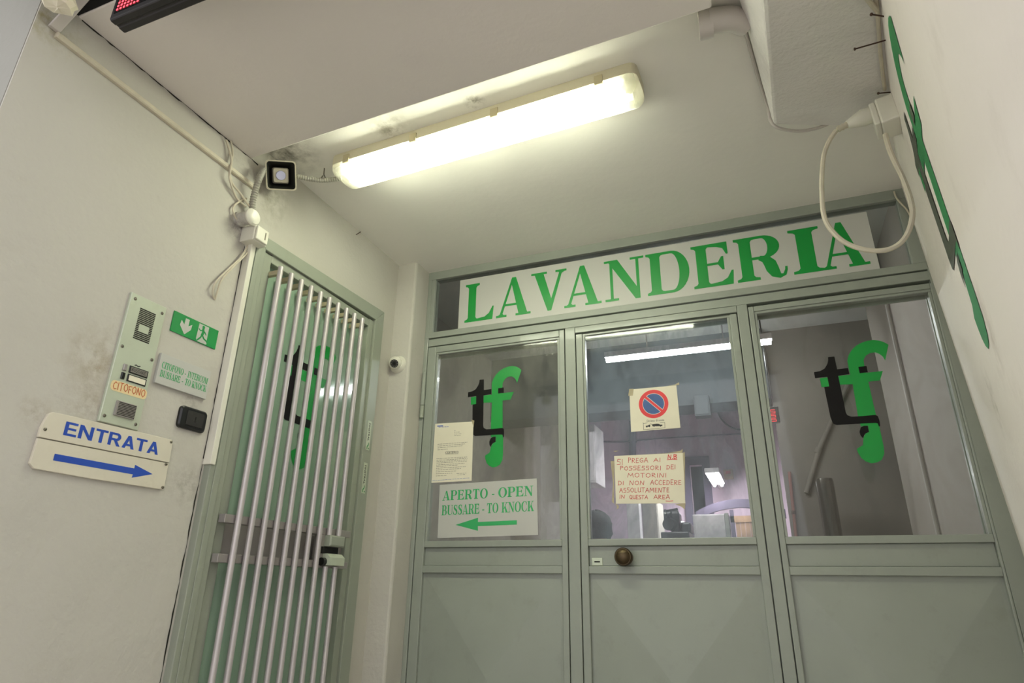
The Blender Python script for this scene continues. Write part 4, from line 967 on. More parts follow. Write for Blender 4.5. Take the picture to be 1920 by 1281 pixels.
tag(MB().tube([cl + Vector((0, 0, .045)), cl + Vector((0.002, 0, .01)), cl + Vector((.014, .0, -.012)), cl + Vector((0.0, 0, -.026)), cl + Vector((-.014, 0, -.012)), cl + Vector((-.001, 0, .006))], .0028, 6).build('pipe_clip', M['screw']), 'small wire clip holding the lamp conduit to the ceiling', 'clip')
# white sensor and box over the barred door
sf = Frame(onX(447, 411, XL), (1, 0, 0.06), (0, 0, 1), (0, -1, 0)); sf = Frame(onX(448, 412, XL), (0, 1, 0), (0, 0, 1), (1, 0.10, 0.02))
t = empty('round_sensor', sf.o, 'white round sensor above the barred door corner', 'sensor')
MB().lathe(sf, [(0.032, -.004), (0.032, 0.012), (0.028, 0.016), (0.028, 0.062)], 28).build('body', M['plaster_left'], t)
MB().lathe(sf, [(0.029, 0.060), (0.036, 0.062), (0.0365, 0.068), (0.030, 0.076), (0.012, 0.079)], 28).build('cap', M['white_plastic'], t)
t = empty('junction_box', LW(1.70, 1.26, 0), 'small cream junction box just above the barred door corner', 'box')
bo = MB().box(LW, (1.672, 1.305, -.002), (1.748, 1.376, 0.070)).build('body', M['white_plastic'], t, 0.004)
MB().box(LW, (1.678, 1.310, 0.070), (1.742, 1.371, 0.080)).build('lid', M['white_plastic'], t, 0.003)
MB().box(LW, (1.722, 1.325, 0.080), (1.727, 1.358, 0.0815)).build('slot', M['screw'], t)
# horn speaker
sp_c = onY(527, 329, 1.735)
nrm = (-sp_c).normalized(); nrm = (nrm + Vector((0.12, -0.05, -0.02))).normalized()
upv = (W2C.transposed() @ Vector((-0.05, 1, 0))); upv = (upv - nrm * upv.dot(nrm)).normalized()
sfx = Frame(sp_c, upv.cross(nrm), upv, nrm)
t = empty('horn_speaker', sp_c, 'square horn loudspeaker in the corner under the beam', 'loudspeaker')
def sq(h, r, z): return [sfx(x, y, z) for x, y in rrect(-h, -h, h, h, r, 5)]
MB().loft([sq(.030, .010, -.115), sq(.034, .011, -.09), sq(.044, .012, -.05), sq(.056, .013, -.015), sq(.0625, .014, 0.0), sq(.0625, .014, .004), sq(.0575, .012, .004), sq(.0555, .012, -.004)], caps=False, smooth=True).build('horn_shell', M['speaker'], t)
MB().loft([sq(.0565, .012, .002), sq(.050, .011, -.02), sq(.042, .010, -.05), sq(.036, .009, -.062), sq(.002, .0006, -.063)], caps=False).build('horn_throat', M['speaker_in'], t)
MB().loft([sq(.034, .008, -.060), sq(.033, .009, -.022), sq(.029, .008, -.016)]).build('inner_horn', M['speaker'], t)
o = MB().lathe(sfx.at(0, 0, -.016), [(.0205, 0), (.0205, .002), (.019, .0035), (.004, .004)], 24).build('driver_disc', M['chrome'], t)
m_ = MB()
m_.box(sfx, (-.012, -.03, -.20), (.012, .03, -.11)); m_.build('bracket', M['conduit'], t)
MB().lathe(Frame(sfx(0, -.01, -.1), sfx.u, sfx.v, -sfx.n), [(.04, 0), (.04, .05), (.03, .06)], 16).build('driver_housing', M['conduit'], t)

# dome camera on the pilaster
df_ = Frame((-1.826, 2.849, 1.155), (1, 0, 0), (0, 0, 1), (0, -1, 0))
t = empty('dome_camera', df_.o, 'white dome security camera on the pilaster', 'camera')
MB().lathe(df_, [(.050, -.003), (.050, .004), (.046, .012), (.040, .022)], 28).build('base', M['white_plastic'], t)
bf_ = Frame(df_(0, 0, .030), (1, 0, 0), (0, 0, 1), (0, -1, 0))
nn = Vector((0.30, -0.86, -0.42)).normalized(); uu = Vector((0, 0, 1)).cross(nn).normalized(); vv_ = nn.cross(uu)
eb = Frame(bf_.o, uu, vv_, nn)
MB().lathe(eb, [(.005, -.036)] + [(.037 * math.cos(math.radians(a)), .037 * math.sin(math.radians(a))) for a in range(-70, 50, 10)] + [(.0235, .0290), (.0225, .0270)], 28).build('eyeball', M['white_plastic'], t)
lo = MB().lathe(eb, [(.0225, .024), (.0225, .0285), (.004, .029)], 24).build('lens_window', M['black_plastic'], t)
for k in range(10):
    a = 2 * PI * k / 10
    MB().lathe(eb.at(.0165 * math.cos(a), .0165 * math.sin(a), .0283), [(.0026, 0), (.0026, .001), (.001, .0018)], 8).build('infrared_diode', M['grey_ink'], lo)
MB().lathe(eb.at(0, 0, .0285), [(.0075, 0), (.0075, .0015), (.002, .003)], 16).build('lens', M['dark'], lo)

# ================================================================== CEILING LAMP
la = onZ(628, 318, 1.705); lbp = onZ(660, 363, 1.705); ra = onZ(1180, 146, 1.705); rb = onZ(1207, 205, 1.705)
c0 = (la + lbp) / 2; c1 = (ra + rb) / 2; mid = (c0 + c1) / 2; dx = (c1 - c0).normalized(); Ln = (c1 - c0).length + 0.035
dx = Vector((math.cos(-0.049), math.sin(-0.049), 0))
LF = Frame((mid.x, mid.y, ZC), dx, Vector((-dx.y, dx.x, 0)), (0, 0, -1))
LF = Frame((mid.x, mid.y, ZC), dx, Vector((dx.y, -dx.x, 0)), (0, 0, -1))
t = empty('fluorescent_lamp', LF.o, 'long lit double tube fluorescent lamp on the ceiling', 'lamp')
HLn, HW2 = Ln / 2, 0.080
def lsec(w, d0, d1, x, k=7):
    """half-round section from one side of the lamp to the other at length x"""
    return [LF(x, w * math.cos(PI * i / k), d0 + (d1 - d0) * (math.sin(PI * i / k) ** 0.55)) for i in range(k + 1)]
MB().prism(LF, rrect(-HLn, -HW2, HLn, HW2, 0.030, 5), 0.0, 0.048).build('base_tray', M['lamp_base'], t, .003)
MB().box(LF, (-HLn + .05, -.068, .048), (HLn - .05, .068, .053)).build('reflector', M['lamp_tray'], t)
# cover: closed shell with rounded ends in plan
rings = []
for d_, ins_ in ((0.047, 0.0), (0.068, 0.001), (0.084, 0.008), (0.094, 0.022), (0.099, 0.040)):
    rings.append([LF(x, y, d_) for x, y in rrect(-HLn + ins_, -HW2 + ins_ * 0.9, HLn - ins_, HW2 - ins_ * 0.9, max(0.034 - ins_ * 0.3, .012), 6)])
MB().loft(rings, caps=True).build('clear_cover', M['cover'], t)
for s_ in (-1, 1):
    tb = MB().tube([LF(-HLn + .075, s_ * .034, .070), LF(HLn - .075, s_ * .034, .070)], .0128, 14).build('tube', M['tube'], t)
    for e_ in (-1, 1):
        MB().tube([LF(e_ * (HLn - .078), s_ * .034, .070), LF(e_ * (HLn - .058), s_ * .034, .070)], .0135, 12).build('tube_cap', M['screw'], tb)
        MB().box(LF, (e_ * (HLn - .045) - .010, s_ * .034 - .014, .048), (e_ * (HLn - .045) + .010, s_ * .034 + .014, .086)).build('lamp_holder', M['white_plastic'], t, .002)
for px_ in (658, 800, 955, 1131):
    f_ = (px_ - 628) / (1180 - 628.0)
    xx = -HLn + .02 + f_ * (2 * HLn - .04)
    MB().box(LF, (xx - .016, -HW2 - .006, .020), (xx + .016, -HW2 + .004, .062)).build('clip', M['clip'], t, .001)
    MB().box(LF, (xx - .016, HW2 - .004, .020), (xx + .016, HW2 + .006, .062)).build('clip', M['clip'], t, .001)

# ================================================================== UPPER RIGHT: pipe, nails, box, plug and loop
pp = onZ(1312, 38, 1.735); pe = onZ(1392, 52, 1.735)
t = empty('drain_pipe', pp, 'short grey painted pipe elbow between beam and bulkhead', 'pipe')
a_ = Vector((-0.045, 1.625, 1.745)); 
a_ = onZ(1322, 42, 1.742); b_ = onZ(1368, 30, 1.742); c_ = onZ(1392, 10, 1.742)
MB().tube(spline([a_ + Vector((.01, 0, 0)), onZ(1345, 38, 1.742), onZ(1372, 36, 1.742), onZ(1398, 44, 1.742)], 6), .040, 20).build('elbow', M['grey_pipe'], t)
MB().tube([onZ(1310, 49, 1.742), onZ(1336, 43, 1.742)], .047, 20).build('flange', M['grey_pipe'], t)
cable('bulkhead_cable', 'painted cable running down the edge of bulkhead then curving under it', [onZ(1390, 36, 1.775), onZ(1402, 75, 1.778), onZ(1420, 140, 1.778), onZ(1434, 185, 1.770), onZ(1441, 205, 1.755), onZ(1443, 222, 1.735), onZ(1452, 236, 1.70), onZ(1470, 243, 1.69), onZ(1500, 246, 1.69), onZ(1530, 241, 1.70), onZ(1552, 233, 1.715)], .0065, M['grey_pipe'])
rwp = lambda x, y, d=0.0: onP(x, y, RW.o + RW.n * d, RW.n)
def on_soffit(x, y, dz=0.0):
    # soffit plane through three of its corners
    n_ = (ptsb[1] - ptsb[0]).cross(ptsb[4] - ptsb[0]).normalized()
    return onP(x, y, ptsb[0] + Vector((0, 0, -dz)), n_)
cable('edge_conduit', 'thin white conduit in the corner of bulkhead and right wall', [on_soffit(1638, -30, .012), on_soffit(1645, 22, .012), on_soffit(1650, 90, .012), on_soffit(1654, 130, .012), on_soffit(1659, 168, .014)], .006, M['cable'])
cable('edge_cable', 'cream painted cable entering the corner from upper edge', [on_soffit(1614, -18, .02), on_soffit(1630, 3, .02), on_soffit(1643, 19, .026)], .007, M['cable'])
def nail(name, label, x0, y0, x1, y1, L_, grp):
    a = rwp(x1, y1, -0.002); rd = ray(x0, y0); hd = rd * (a.dot(rd) / rd.dot(rd) * 0.985)
    o = MB(); o.tube([a, hd], .0022, 8); d_ = (hd - a).normalized(); o.tube([hd - d_ * .001, hd + d_ * .002], .0045, 10)
    return tag(o.build(name, M['nail']), label, 'nail')
nail('rusty_nail', 'short rusty nail, topmost beside the bulkhead', 1634, 27, 1659, 31, .03, 0)
nail('rusty_nail', 'long rusty nail, middle one beside the bulkhead', 1603, 92, 1662, 75, .08, 0)
nail('rusty_nail', 'bent rusty nail just above the socket box', 1647, 175, 1671, 173, .03, 0)
a = onX(678, 434, XL - .004); hd = onX(668, 440, XL + .045)
tag(MB().tube([a, hd], .0022, 8).build('wall_nail', M['nail']), 'small rusty nail where left wall meets the ceiling', 'nail')
# socket box
bc = RW(0.905, 1.565, 0.05)
fb_ = Frame(RW(0.905, 1.565, 0), RW.u, RW.v, RW.n)
t = empty('socket_box', fb_.o, 'cream electrical socket box under the bulkhead on the right wall', 'box')
sz = 0.052
MB().box(fb_, (-.055, -.050, -.004), (.055, .055, .055)).build('body', M['white_plastic'], t, .006)
MB().box(fb_, (-.050, -.045, .055), (.050, .050, .075)).build('lid', M['white_plastic'], t, .005)
# plug and cable loop, hanging in a plane parallel to the storefront
YP = bc.y - 0.01
pc = onY(1612, 222, YP); pt = onY(1574, 240, YP)
t2 = empty('plug', pt, 'cream plug with ribbed neck sticking out of the socket box', 'plug')
MB().tube([onY(1632, 216, YP), onY(1618, 221, YP), onY(1600, 229, YP), onY(1588, 234, YP)], .03, 14, True, lambda i: (.030, .032, .022, .014)[i]).build('body', M['white_plastic'], t2)
m_ = MB(); corrugated(m_, [onY(1590, 233, YP), onY(1580, 238, YP), onY(1570, 243, YP)], .012, .006); m_.build('strain_relief', M['cable'], t2)
loop = [(1568, 245), (1556, 262), (1545, 290), (1541, 330), (1541, 360), (1544, 400), (1554, 425), (1575, 448), (1600, 462), (1632, 470), (1665, 468), (1690, 454), (1705, 430), (1711, 400), (1706, 370), (1692, 332), (1676, 300), (1666, 275), (1660, 252)]
cable('power_cable', 'thick cream power cable hanging in a loop over the shop sign', [onY(x, y, YP + 0.03 * math.sin(i * .3)) for i, (x, y) in enumerate(loop)], .0085, M['cable'], per=8)
cable('corner_cable', 'thin frayed cable crossing the top right corner of the storefront', [FAC(0.74, 1.775, .01), FAC(0.742, 1.74, .012), FAC(0.757, 1.70, .012), FAC(0.772, 1.665, .012), FAC(0.785, 1.60, .012), FAC(0.800, 1.53, .012)], .004, M['cable'])

# ================================================================== LED SIGN in front of the beam
sgn0 = onZ(205, 38, 1.50); sgn1 = onZ(240, 58, 1.50)
sy0, sy1, sx0 = sgn0.y, sgn1.y + 0.004, sgn0.x
t = empty('led_sign', (sx0 + .4, sy0, 1.50), 'black hanging message display with red lights before the beam', 'display')
MB().prism(Frame((0, 0, 0), (0, 1, 0), (0, 0, 1), (1, 0, 0)), [(sy0, 1.503), (sy0 + .004, 1.500), (sy0 + .02, 1.5), (sy0 + .022, 1.503), (sy0 + .028, 1.503), (sy0 + .030, 1.5), (sy1 - .003, 1.5), (sy1, 1.503), (sy1, 1.70), (sy0, 1.70)], sx0, sx0 + .85).build('housing', M['black_matte'], t, .002)
LS = Frame((sx0, sy0, 1.50), (1, 0, 0), (0, 0, 1), (0, -1, 0))
MB().box(LS, (.012, .020, 0), (.84, .19, .0015)).build('display_window', M['black_plastic'], t)
rows = MB()
for r_ in range(12):
    m_ = MB()
    for c_ in range(52):
        if r_ < 2 and c_ > 26: continue
        if (c_ + 2 * r_) % 9 in (7, 8): continue
        m_.add([LS(.024 + c_ * .0135 + .0045 * math.cos(2 * PI * k / 8), .030 + r_ * .0135 + .0045 * math.sin(2 * PI * k / 8), .0022) for k in range(8)], [tuple(range(8))])
    o = m_.build('light_row', M['led'], t)
for x_ in (.15, .70):
    MB().box(WORLD, (sx0 + x_, sy0 + .012, 1.695), (sx0 + x_ + .02, sy0 + .024, 1.705)).build('hanger', M['black_matte'], t)

# ================================================================== INSIDE THE ROOM
LY = 4.85
t0, t1 = onY(1135, 678, LY), onY(1448, 640, LY); lz = (t0.z + t1.z) / 2
t = empty('room_lamp', (0.5 * (t0.x + t1.x), LY, lz), 'single tube fluorescent lamp hanging inside the laundry room', 'lamp')
MB().box(WORLD, (t0.x, LY - .035, lz + .018), (t1.x, LY + .035, lz + .066)).build('housing', M['room_white'], t, .004)
MB().tube([(t0.x + .01, LY, lz), (t1.x - .01, LY, lz)], .017, 12).build('tube', M['room_tube'], t)
for x_ in (t0.x + .35, t1.x - .35):
    MB().tube([(x_, LY, lz + .06), (x_, LY, 2.31)], .006, 8).build('hanging_rod', M['room_white'], t)
r0_, r1_ = onY(1331, 890, 7.4), onY(1352, 912, 7.0)
t = empty('room_lamp', (r0_.x, 7.3, r0_.z), 'short twin tube lamp far back above the white cabinet', 'lamp')
zl = onY(1340, 900, 7.2).z; xl = onY(1340, 900, 7.2).x
MB().box(WORLD, (xl - .075, 6.9, zl + .03), (xl + .075, 7.75, zl + .08)).build('housing', M['room_white'], t, .01)
for s_ in (-1, 1): MB().tube([(xl + s_ * .04, 6.95, zl + .015), (xl + s_ * .04, 7.7, zl + .015)], .016, 10).build('tube', M['room_tube'], t)
MB().box(WORLD, (xl - .02, 7.74, zl + .04), (xl + .02, BY + .01, zl + .07)).build('wall_arm', M['room_white'], t)

p0 = onY(1176, 945, 6.6); p1 = onY(1199, 945, 6.6)
t = empty('white_column', ((p0.x + p1.x) / 2, 6.6, ZF), 'slim white boxed column standing behind the note', 'column')
MB().box(WORLD, (p0.x, 6.55, ZF), (p1.x, 6.68, onY(1188, 938, 6.6).z)).build('shaft', M['room_white'], t, .006)
MB().box(WORLD, (p0.x - .03, 6.52, onY(1188, 938, 6.6).z), (p1.x + .05, 6.71, onY(1188, 930, 6.6).z)).build('cap', M['room_white'], t, .006)
a_ = onY(1203, 950, 7.2); b_ = onY(1233, 950, 7.2)
t = empty('grey_cabinet', ((a_.x + b_.x) / 2, 7.2, ZF), 'pale grey cabinet between white column and black machine', 'cabinet')
MB().box(WORLD, (a_.x, 7.2, ZF), (b_.x, 7.6, a_.z + .06)).build('body', M['room_grey'], t, .01)
MB().box(WORLD, (a_.x + .01, 7.185, ZF + .08), (b_.x - .01, 7.2, a_.z + .04)).build('door', M['room_grey'], t, .003)
# black machine on a stand
ms = lambda x, y: onY(x, y, 6.0)
t = empty('press_machine', (ms(1265, 1000).x, 6.0, ZF), 'black sewing machine head with motor on a stand', 'machine')
MB().box(WORLD, (ms(1246, 0).x if False else ms(1244, 1005).x, 5.85, ms(1260, 1012).z - .04), (ms(1296, 1005).x, 6.3, ms(1260, 1000).z)).build('bed', M['machine'], t, .01)
MB().tube([(ms(1256, 985).x, 5.9, ms(1256, 985).z), (ms(1272, 985).x, 6.15, ms(1256, 985).z)], .055, 16).build('motor', M['machine'], t)
MB().box(WORLD, (ms(1256, 975).x, 5.95, ms(1260, 1000).z), (ms(1275, 975).x, 6.15, ms(1262, 958).z)).build('column', M['machine'], t, .03)
MB().tube([(ms(1250, 966).x, 6.0, ms(1250, 966).z), (ms(1272, 966).x, 6.02, ms(1250, 962).z)], .045, 16).build('arm', M['machine'], t)
MB().lathe(Frame((ms(1249, 967).x, 6.0, ms(1250, 967).z), (0, 1, 0), (0, 0, 1), (-1, 0, 0)), [(.05, -.01), (.055, 0), (.055, .015), (.02, .02)], 16).build('hand_wheel', M['steel_tank'], t)
MB().box(WORLD, (ms(1278, 985).x, 5.95, ms(1278, 1000).z), (ms(1296, 985).x, 6.2, ms(1278, 980).z)).build('gear_case', M['machine'], t, .02)
tab = MB().box(WORLD, (ms(1240, 1005).x - .1, 5.7, ms(1260, 1012).z - .08), (ms(1296, 1005).x + .05, 6.4, ms(1260, 1012).z - .04)).build('table_top', M['room_grey'], t, .005)
for x_ in (ms(1240, 1005).x - .06, ms(1296, 1005).x):
    for y_ in (5.76, 6.34): MB().box(WORLD, (x_ - .02, y_ - .02, ZF), (x_ + .02, y_ + .02, ms(1260, 1012).z - .08)).build('leg', M['machine'], t)
# white cabinet
a_ = onY(1298, 965, 5.45); b_ = onY(1365, 963, 5.45)
t = empty('white_cabinet', ((a_.x + b_.x) / 2, 5.45, ZF), 'white upright cabinet right of the black machine', 'cabinet')
MB().box(WORLD, (a_.x, 5.45, ZF), (b_.x, 5.65, a_.z)).build('body', M['room_white'], t, .008)
MB().box(WORLD, (a_.x + .015, 5.435, ZF + .05), (b_.x - .03, 5.45, a_.z - .01)).build('door', M['room_white'], t, .003)
MB().box(WORLD, (b_.x - .028, 5.43, ZF + .02), (b_.x + .002, 5.46, a_.z + .004)).build('edge_strip', M['sign_white'], t, .002)
# slatted bench with an arched lilac headboard
a_ = onY(1368, 962, 7.3); b_ = onY(1425, 962, 7.3); zt = a_.z
t = empty('slatted_bench', ((a_.x + b_.x) / 2, 7.3, ZF), 'light wood slatted rack with lilac arched rail at the back', 'rack')
m_ = MB()
xs = [a_.x - .35 + k * (b_.x - a_.x + .6) / 10 for k in range(11)]
arc = [(x, zt + .02 + .12 * (1 - ((x - (xs[0] + xs[-1]) / 2) / ((xs[-1] - xs[0]) / 2)) ** 2)) for x in xs]
FR_ = Frame((0, 7.3, 0), (1, 0, 0), (0, 0, 1), (0, -1, 0))
m_.prism(FR_, [(p_[0], p_[1] - .09) for p_ in arc] + arc[::-1], -.02, .02); m_.build('arched_rail', M['lilac_dark'], t)
MB().box(FR_, (a_.x, zt - .10, -.02), (b_.x + .2, zt - .035, .02)).build('top_rail', M['wood'], t)
for k in range(7):
    x_ = onY(1384 + k * 9, 985, 7.3).x
    MB().box(FR_, (x_ - .022, ZF, -.012), (x_ + .022, zt - .10, .012)).build('slat', M['wood'], t)
MB().box(FR_, (a_.x, ZF, -.02), (a_.x + .04, zt + .03, .02)).build('post', M['lilac_dark'], t)
# notice on the back wall, wall cabinet, soffit panel
c_ = onY(1366, 890, BY); hw = 0.055
t = empty('wall_panel', (c_.x, BY, c_.z - .07), 'small brown control panel on the lilac back wall', 'panel')
MB().box(WORLD, (c_.x - hw, BY - .03, c_.z - .06), (c_.x + hw, BY, c_.z + .06)).build('case', M['wood'], t, .004)
MB().box(WORLD, (c_.x - hw * .55, BY - .034, c_.z + .005), (c_.x + hw * .5, BY - .03, c_.z + .04)).build('window', M['red_sign'], t)
a_ = onY(1050, 800, 6.4); b_ = onY(1118, 905, 6.4)
t = empty('wall_cabinet', (a_.x, 6.4, b_.z), 'pale hanging cupboard at the left inside edge of middle pane', 'cupboard')
MB().box(WORLD, (a_.x, 6.4, b_.z), (b_.x, 6.8, a_.z)).build('body', M['room_white'], t, .006)
MB().box(WORLD, (a_.x + .02, 6.388, b_.z + .02), (b_.x - .01, 6.4, a_.z - .02)).build('door', M['room_white'], t, .003)
a_ = onY(1013, 780, 6.7); b_ = onY(1047, 780, 6.7)
t = empty('white_pier', ((a_.x + b_.x) / 2, 6.75, ZF), 'pale square pier behind the right edge of left pane', 'column')
MB().box(WORLD, (a_.x, 6.7, ZF), (b_.x, 7.0, onY(1030, 778, 6.7).z)).build('shaft', M['room_white'], t, .006)
MB().box(WORLD, (a_.x - .02, 6.68, onY(1030, 778, 6.7).z), (b_.x + .02, 7.02, onY(1030, 764, 6.7).z)).build('cap', M['room_white'], t, .006)
z0_ = onY(1130, 768, 6.3).z
t = empty('shelf_strip', (-1.2, 6.27, z0_), 'pale shelf strip under the room beam', 'shelf')
MB().box(WORLD, (-1.9, 6.26, z0_ - .02), (-0.75, 6.38, z0_ + .035)).build('board', M['room_white'], t, .004)
MB().box(WORLD, (-1.9, 6.26, z0_ - .09), (-1.86, 6.34, z0_ - .02)).build('bracket', M['grey_pipe'], t)
MB().box(WORLD, (-0.80, 6.26, z0_ - .09), (-0.76, 6.34, z0_ - .02)).build('bracket', M['grey_pipe'], t)
a_ = onY(1301, 746, 5.85); b_ = onY(1334, 782, 5.85)
t = empty('grey_box', (a_.x, 5.87, b_.z), 'dark grey box fixed on the room beam', 'box')
MB().box(WORLD, (a_.x, 5.78, b_.z), (b_.x, 5.9, a_.z)).build('body', M['room_beam'], t, .006)
MB().box(WORLD, (a_.x + .012, 5.77, b_.z + .012), (b_.x - .012, 5.78, a_.z - .012)).build('cover', M['room_beam'], t, .002)
cable('room_cable', 'dark cable drooping across the lilac back wall', [onY(1345, 770, BY - .02), onY(1352, 785, BY - .02), onY(1368, 800, BY - .02), onY(1388, 806, BY - .02), onY(1412, 806, BY - .02)], .010, M['slot'])
cable('room_cable', 'long thin cable line across the lilac back wall', [onY(1090, 826, BY - .02), onY(1160, 829, BY - .02), onY(1240, 822, BY - .02), onY(1330, 817, BY - .02), onY(1420, 812, BY - .02)], .008, M['lilac_dark'])
t = empty('wall_pipe', onY(1186, 840, BY - .05), 'dark vertical pipe on the lilac wall between the two papers', 'pipe')
MB().tube([onY(1186, 790, BY - .05), onY(1186, 862, BY - .05)], .045, 12).build('tube', M['lilac_dark'], t)
MB().tube([onY(1186, 826, BY - .05), onY(1186, 829, BY - .05)], .055, 12).build('collar', M['lilac_dark'], t)
# steel tank behind the right pane, pipes on the recess wall
a_ = onY(1528, 898, 5.7); b_ = onY(1562, 898, 5.7)
tf_ = Frame(((a_.x + b_.x) / 2, 5.7, ZF), (1, 0, 0), (0, 1, 0), (0, 0, 1)); hh = a_.z - ZF; rr = (b_.x - a_.x) / 2
t = empty('steel_tank', tf_.o, 'dark upright steel cylinder behind the right pane', 'tank')
MB().lathe(tf_, [(rr, 0), (rr, hh - .03), (rr * .93, hh - .005), (rr * .5, hh)], 24).build('shell', M['steel_tank'], t)
MB().lathe(tf_, [(rr * 1.04, hh * .5), (rr * 1.04, hh * .5 + .03)], 24).build('band', M['screw'], t)
t = empty('diagonal_duct', onY(1500, 930, 5.98), 'dim diagonal pipe on the grey partition behind the steel cylinder', 'pipe')
MB().tube([onY(1512, 925, 5.975), onY(1535, 845, 5.975), onY(1556, 796, 5.975), onY(1590, 720, 5.975)], .020, 12).build('tube', M['room_dark'], t)
MB().tube([onY(1533, 850, 5.975), onY(1536, 840, 5.975)], .028, 12).build('collar', M['room_dark'], t)
t = empty('red_pipe', onY(1492, 1020, 5.97), 'thin reddish pipe on the grey partition behind right pane', 'pipe')
pr_ = onY(1492, 1000, 5.975); pr2 = onY(1480, 885, 5.975)
MB().tube([Vector((pr_.x + .02, 5.975, ZF)), pr_, pr2], .013, 8).build('tube', mat('red_oxide_pipe', (120, 72, 62), .6), t)
MB().tube([pr_.lerp(pr2, .3), pr_.lerp(pr2, .36)], .018, 8).build('collar', M['nail'], t)
t = empty('corner_conduit', (0.95, 5.4, ZF), 'pale conduit on the grey inner wall behind right monogram', 'conduit')
MB().tube([(0.935, 4.6, ZF), (0.935, 4.6, 2.3)], .012, 8).build('tube', M['grey_pipe'], t)
MB().box(WORLD, (0.925, 4.58, 0.2), (0.951, 4.62, 0.22)).build('clip', M['grey_pipe'], t)
# red digit display added inside for red digits showing in the right pane
c_ = onY(1449, 777, 5.0)
t = empty('red_display', (c_.x, 5.0, c_.z - .05), 'tiny red digital display glowing at left edge of right pane', 'clock')
MB().box(WORLD, (c_.x - .06, 5.0, c_.z - .06), (c_.x + .045, 5.05, c_.z + .06)).build('case', M['black_plastic'], t, .004)
MB().tube([(c_.x, 5.03, c_.z + .05), (c_.x, 5.03, 2.31)], .006, 8).build('hanging_rod', M['black_plastic'], t)
m_ = MB(); F5 = Frame((c_.x, 4.998, c_.z), (1, 0, 0), (0, 0, 1), (0, -1, 0))
for k in range(3):
    zz = .034 - k * .033
    for q_ in ([(.018, zz), (-.012, zz), (-.012, zz - .011), (.018, zz - .011), (.018, zz - .023), (-.012, zz - .023)],): ribbon(m_, F5, q_, .0021, 0)
m_.build('digits', M['digit_led'], t)

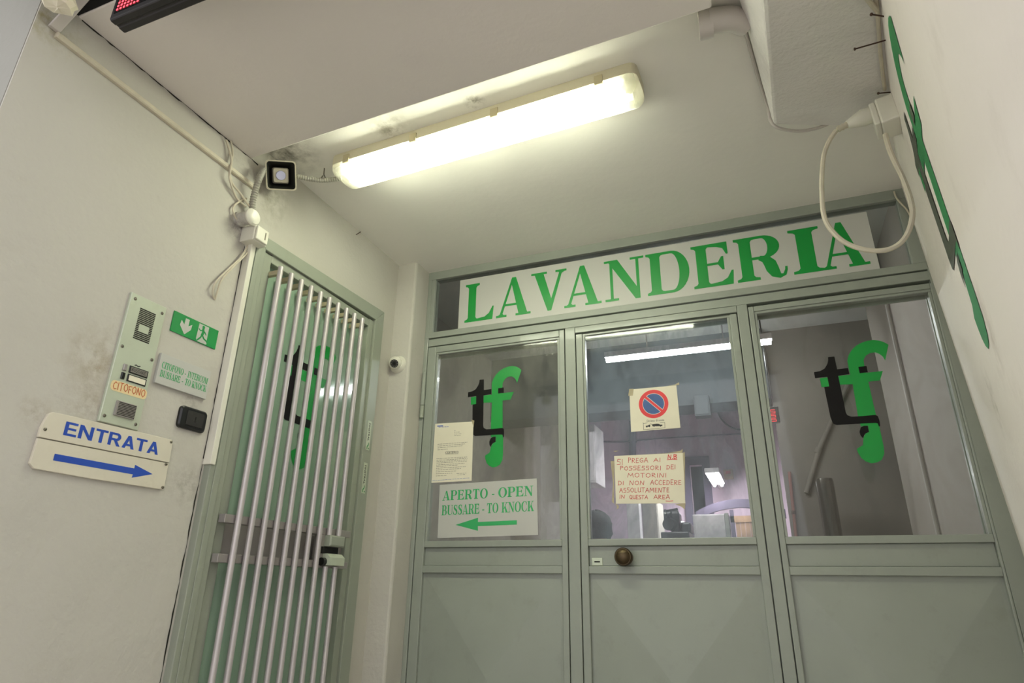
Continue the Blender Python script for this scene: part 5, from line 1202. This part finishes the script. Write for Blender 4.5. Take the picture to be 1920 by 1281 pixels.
# person seated with the back to the door, dark curly hair
hc_ = onY(1121, 996, 4.6)
def person(loc):
    t = empty('person', (loc.x, loc.y, ZF), 'person seated inside, seen as dark hair low in the middle pane', 'person')
    hx, hy, hz = loc.x, loc.y, loc.z
    sh = hz - 0.30; hip = sh - 0.50
    V_ = {'pel': (hx, hy, hip, .15), 'wst': (hx, hy - .01, hip + .18, .135), 'che': (hx, hy - .02, sh - .10, .15), 'nkb': (hx, hy - .01, sh + .02, .07), 'nkt': (hx, hy + .01, sh + .12, .055), 'hd1': (hx, hy + .02, hz - .04, .082), 'hd2': (hx, hy + .01, hz + .05, .088)}
    E_ = [('pel', 'wst'), ('wst', 'che'), ('che', 'nkb'), ('nkb', 'nkt'), ('nkt', 'hd1'), ('hd1', 'hd2')]
    for s_, n_ in ((-1, 'l'), (1, 'r')):
        V_.update({n_ + 'sh': (hx + s_ * .18, hy - .01, sh - .03, .065), n_ + 'el': (hx + s_ * .23, hy + .10, sh - .30, .045), n_ + 'wr': (hx + s_ * .12, hy + .32, sh - .32, .03), n_ + 'ha': (hx + s_ * .10, hy + .40, sh - .32, .036),
                   n_ + 'hp': (hx + s_ * .09, hy + .03, hip - .03, .09), n_ + 'kn': (hx + s_ * .13, hy + .44, hip + .02, .062), n_ + 'an': (hx + s_ * .12, hy + .46, ZF + .09, .04), n_ + 'ft': (hx + s_ * .13, hy + .60, ZF + .045, .04)})
        E_ += [('che', n_ + 'sh'), (n_ + 'sh', n_ + 'el'), (n_ + 'el', n_ + 'wr'), (n_ + 'wr', n_ + 'ha'), ('pel', n_ + 'hp'), (n_ + 'hp', n_ + 'kn'), (n_ + 'kn', n_ + 'an'), (n_ + 'an', n_ + 'ft')]
    ks = list(V_); off = wloc(t)
    me = bpy.data.meshes.new('body'); me.from_pydata([tuple(Vector(V_[k][:3]) - off) for k in ks], [(ks.index(a), ks.index(b__)) for a, b__ in E_], [])
    o = bpy.data.objects.new('body', me); COL.objects.link(o); o.parent = t
    sk = o.modifiers.new('skin', 'SKIN'); 
    for i, k in enumerate(ks):
        sv = me.skin_vertices[0].data[i]; r_ = V_[k][3]; sv.radius = (r_, r_); sv.use_root = (k == 'pel')
    sb = o.modifiers.new('smooth', 'SUBSURF'); sb.levels = 2; sb.render_levels = 2; sk.use_smooth_shade = True
    dg = bpy.context.evaluated_depsgraph_get(); ev = o.evaluated_get(dg); m2 = bpy.data.meshes.new_from_object(ev)
    o.modifiers.clear(); o.data = m2; bpy.data.meshes.remove(me)
    m2.materials.clear(); [m2.materials.append(x) for x in (M['cloth'], M['skin'], M['trouser'])]
    for p_ in m2.polygons:
        c = p_.center + off
        p_.material_index = 1 if (c.z > sh + .06 or (c.y > hy + .33 and c.z > hip + .1)) else (2 if c.z < hip + .06 else 0)
    # hair cap with curls
    hf = Frame((hx, hy - .005, hz + .02), (1, 0, 0), (0, 1, 0), (0, 0, 1)); mb = MB(); prof = []
    n_, m3 = 22, 12; vs = []; fs = []
    for i in range(m3 + 1):
        ph_ = PI * i / m3 * 0.72
        for j in range(n_):
            th = 2 * PI * j / n_
            cut = 1.0
            r_ = .118 + random.uniform(-.006, .010)
            z_ = math.cos(ph_) * r_ * 1.02
            vs.append(hf(math.sin(ph_) * r_ * .92 * math.cos(th), math.sin(ph_) * r_ * math.sin(th) - .012, z_ if math.sin(th) < .4 else max(z_, .01)))
    for i in range(m3):
        for j in range(n_):
            k = (j + 1) % n_; fs.append((i * n_ + j, i * n_ + k, (i + 1) * n_ + k, (i + 1) * n_ + j))
    mb.add(vs, fs, True); mb.build('hair', M['hair'], t)
    return t, hip
pt_, hip_ = person(hc_)
t = empty('stool', (hc_.x, 4.6, ZF), 'round stool under the seated person', 'stool')
sfm = Frame((hc_.x, 4.58, ZF), (1, 0, 0), (0, 1, 0), (0, 0, 1)); sh_ = hip_ - .13 - ZF
MB().lathe(sfm, [(.16, sh_ - .03), (.17, sh_ - .02), (.17, sh_ - .005), (.15, sh_)], 20).build('seat', M['wood'], t)
for k in range(4):
    a = PI / 4 + k * PI / 2
    MB().tube([sfm(.15 * math.cos(a), .15 * math.sin(a), 0), sfm(.10 * math.cos(a), .10 * math.sin(a), sh_ - .025)], .014, 8).build('leg', M['wood'], t)
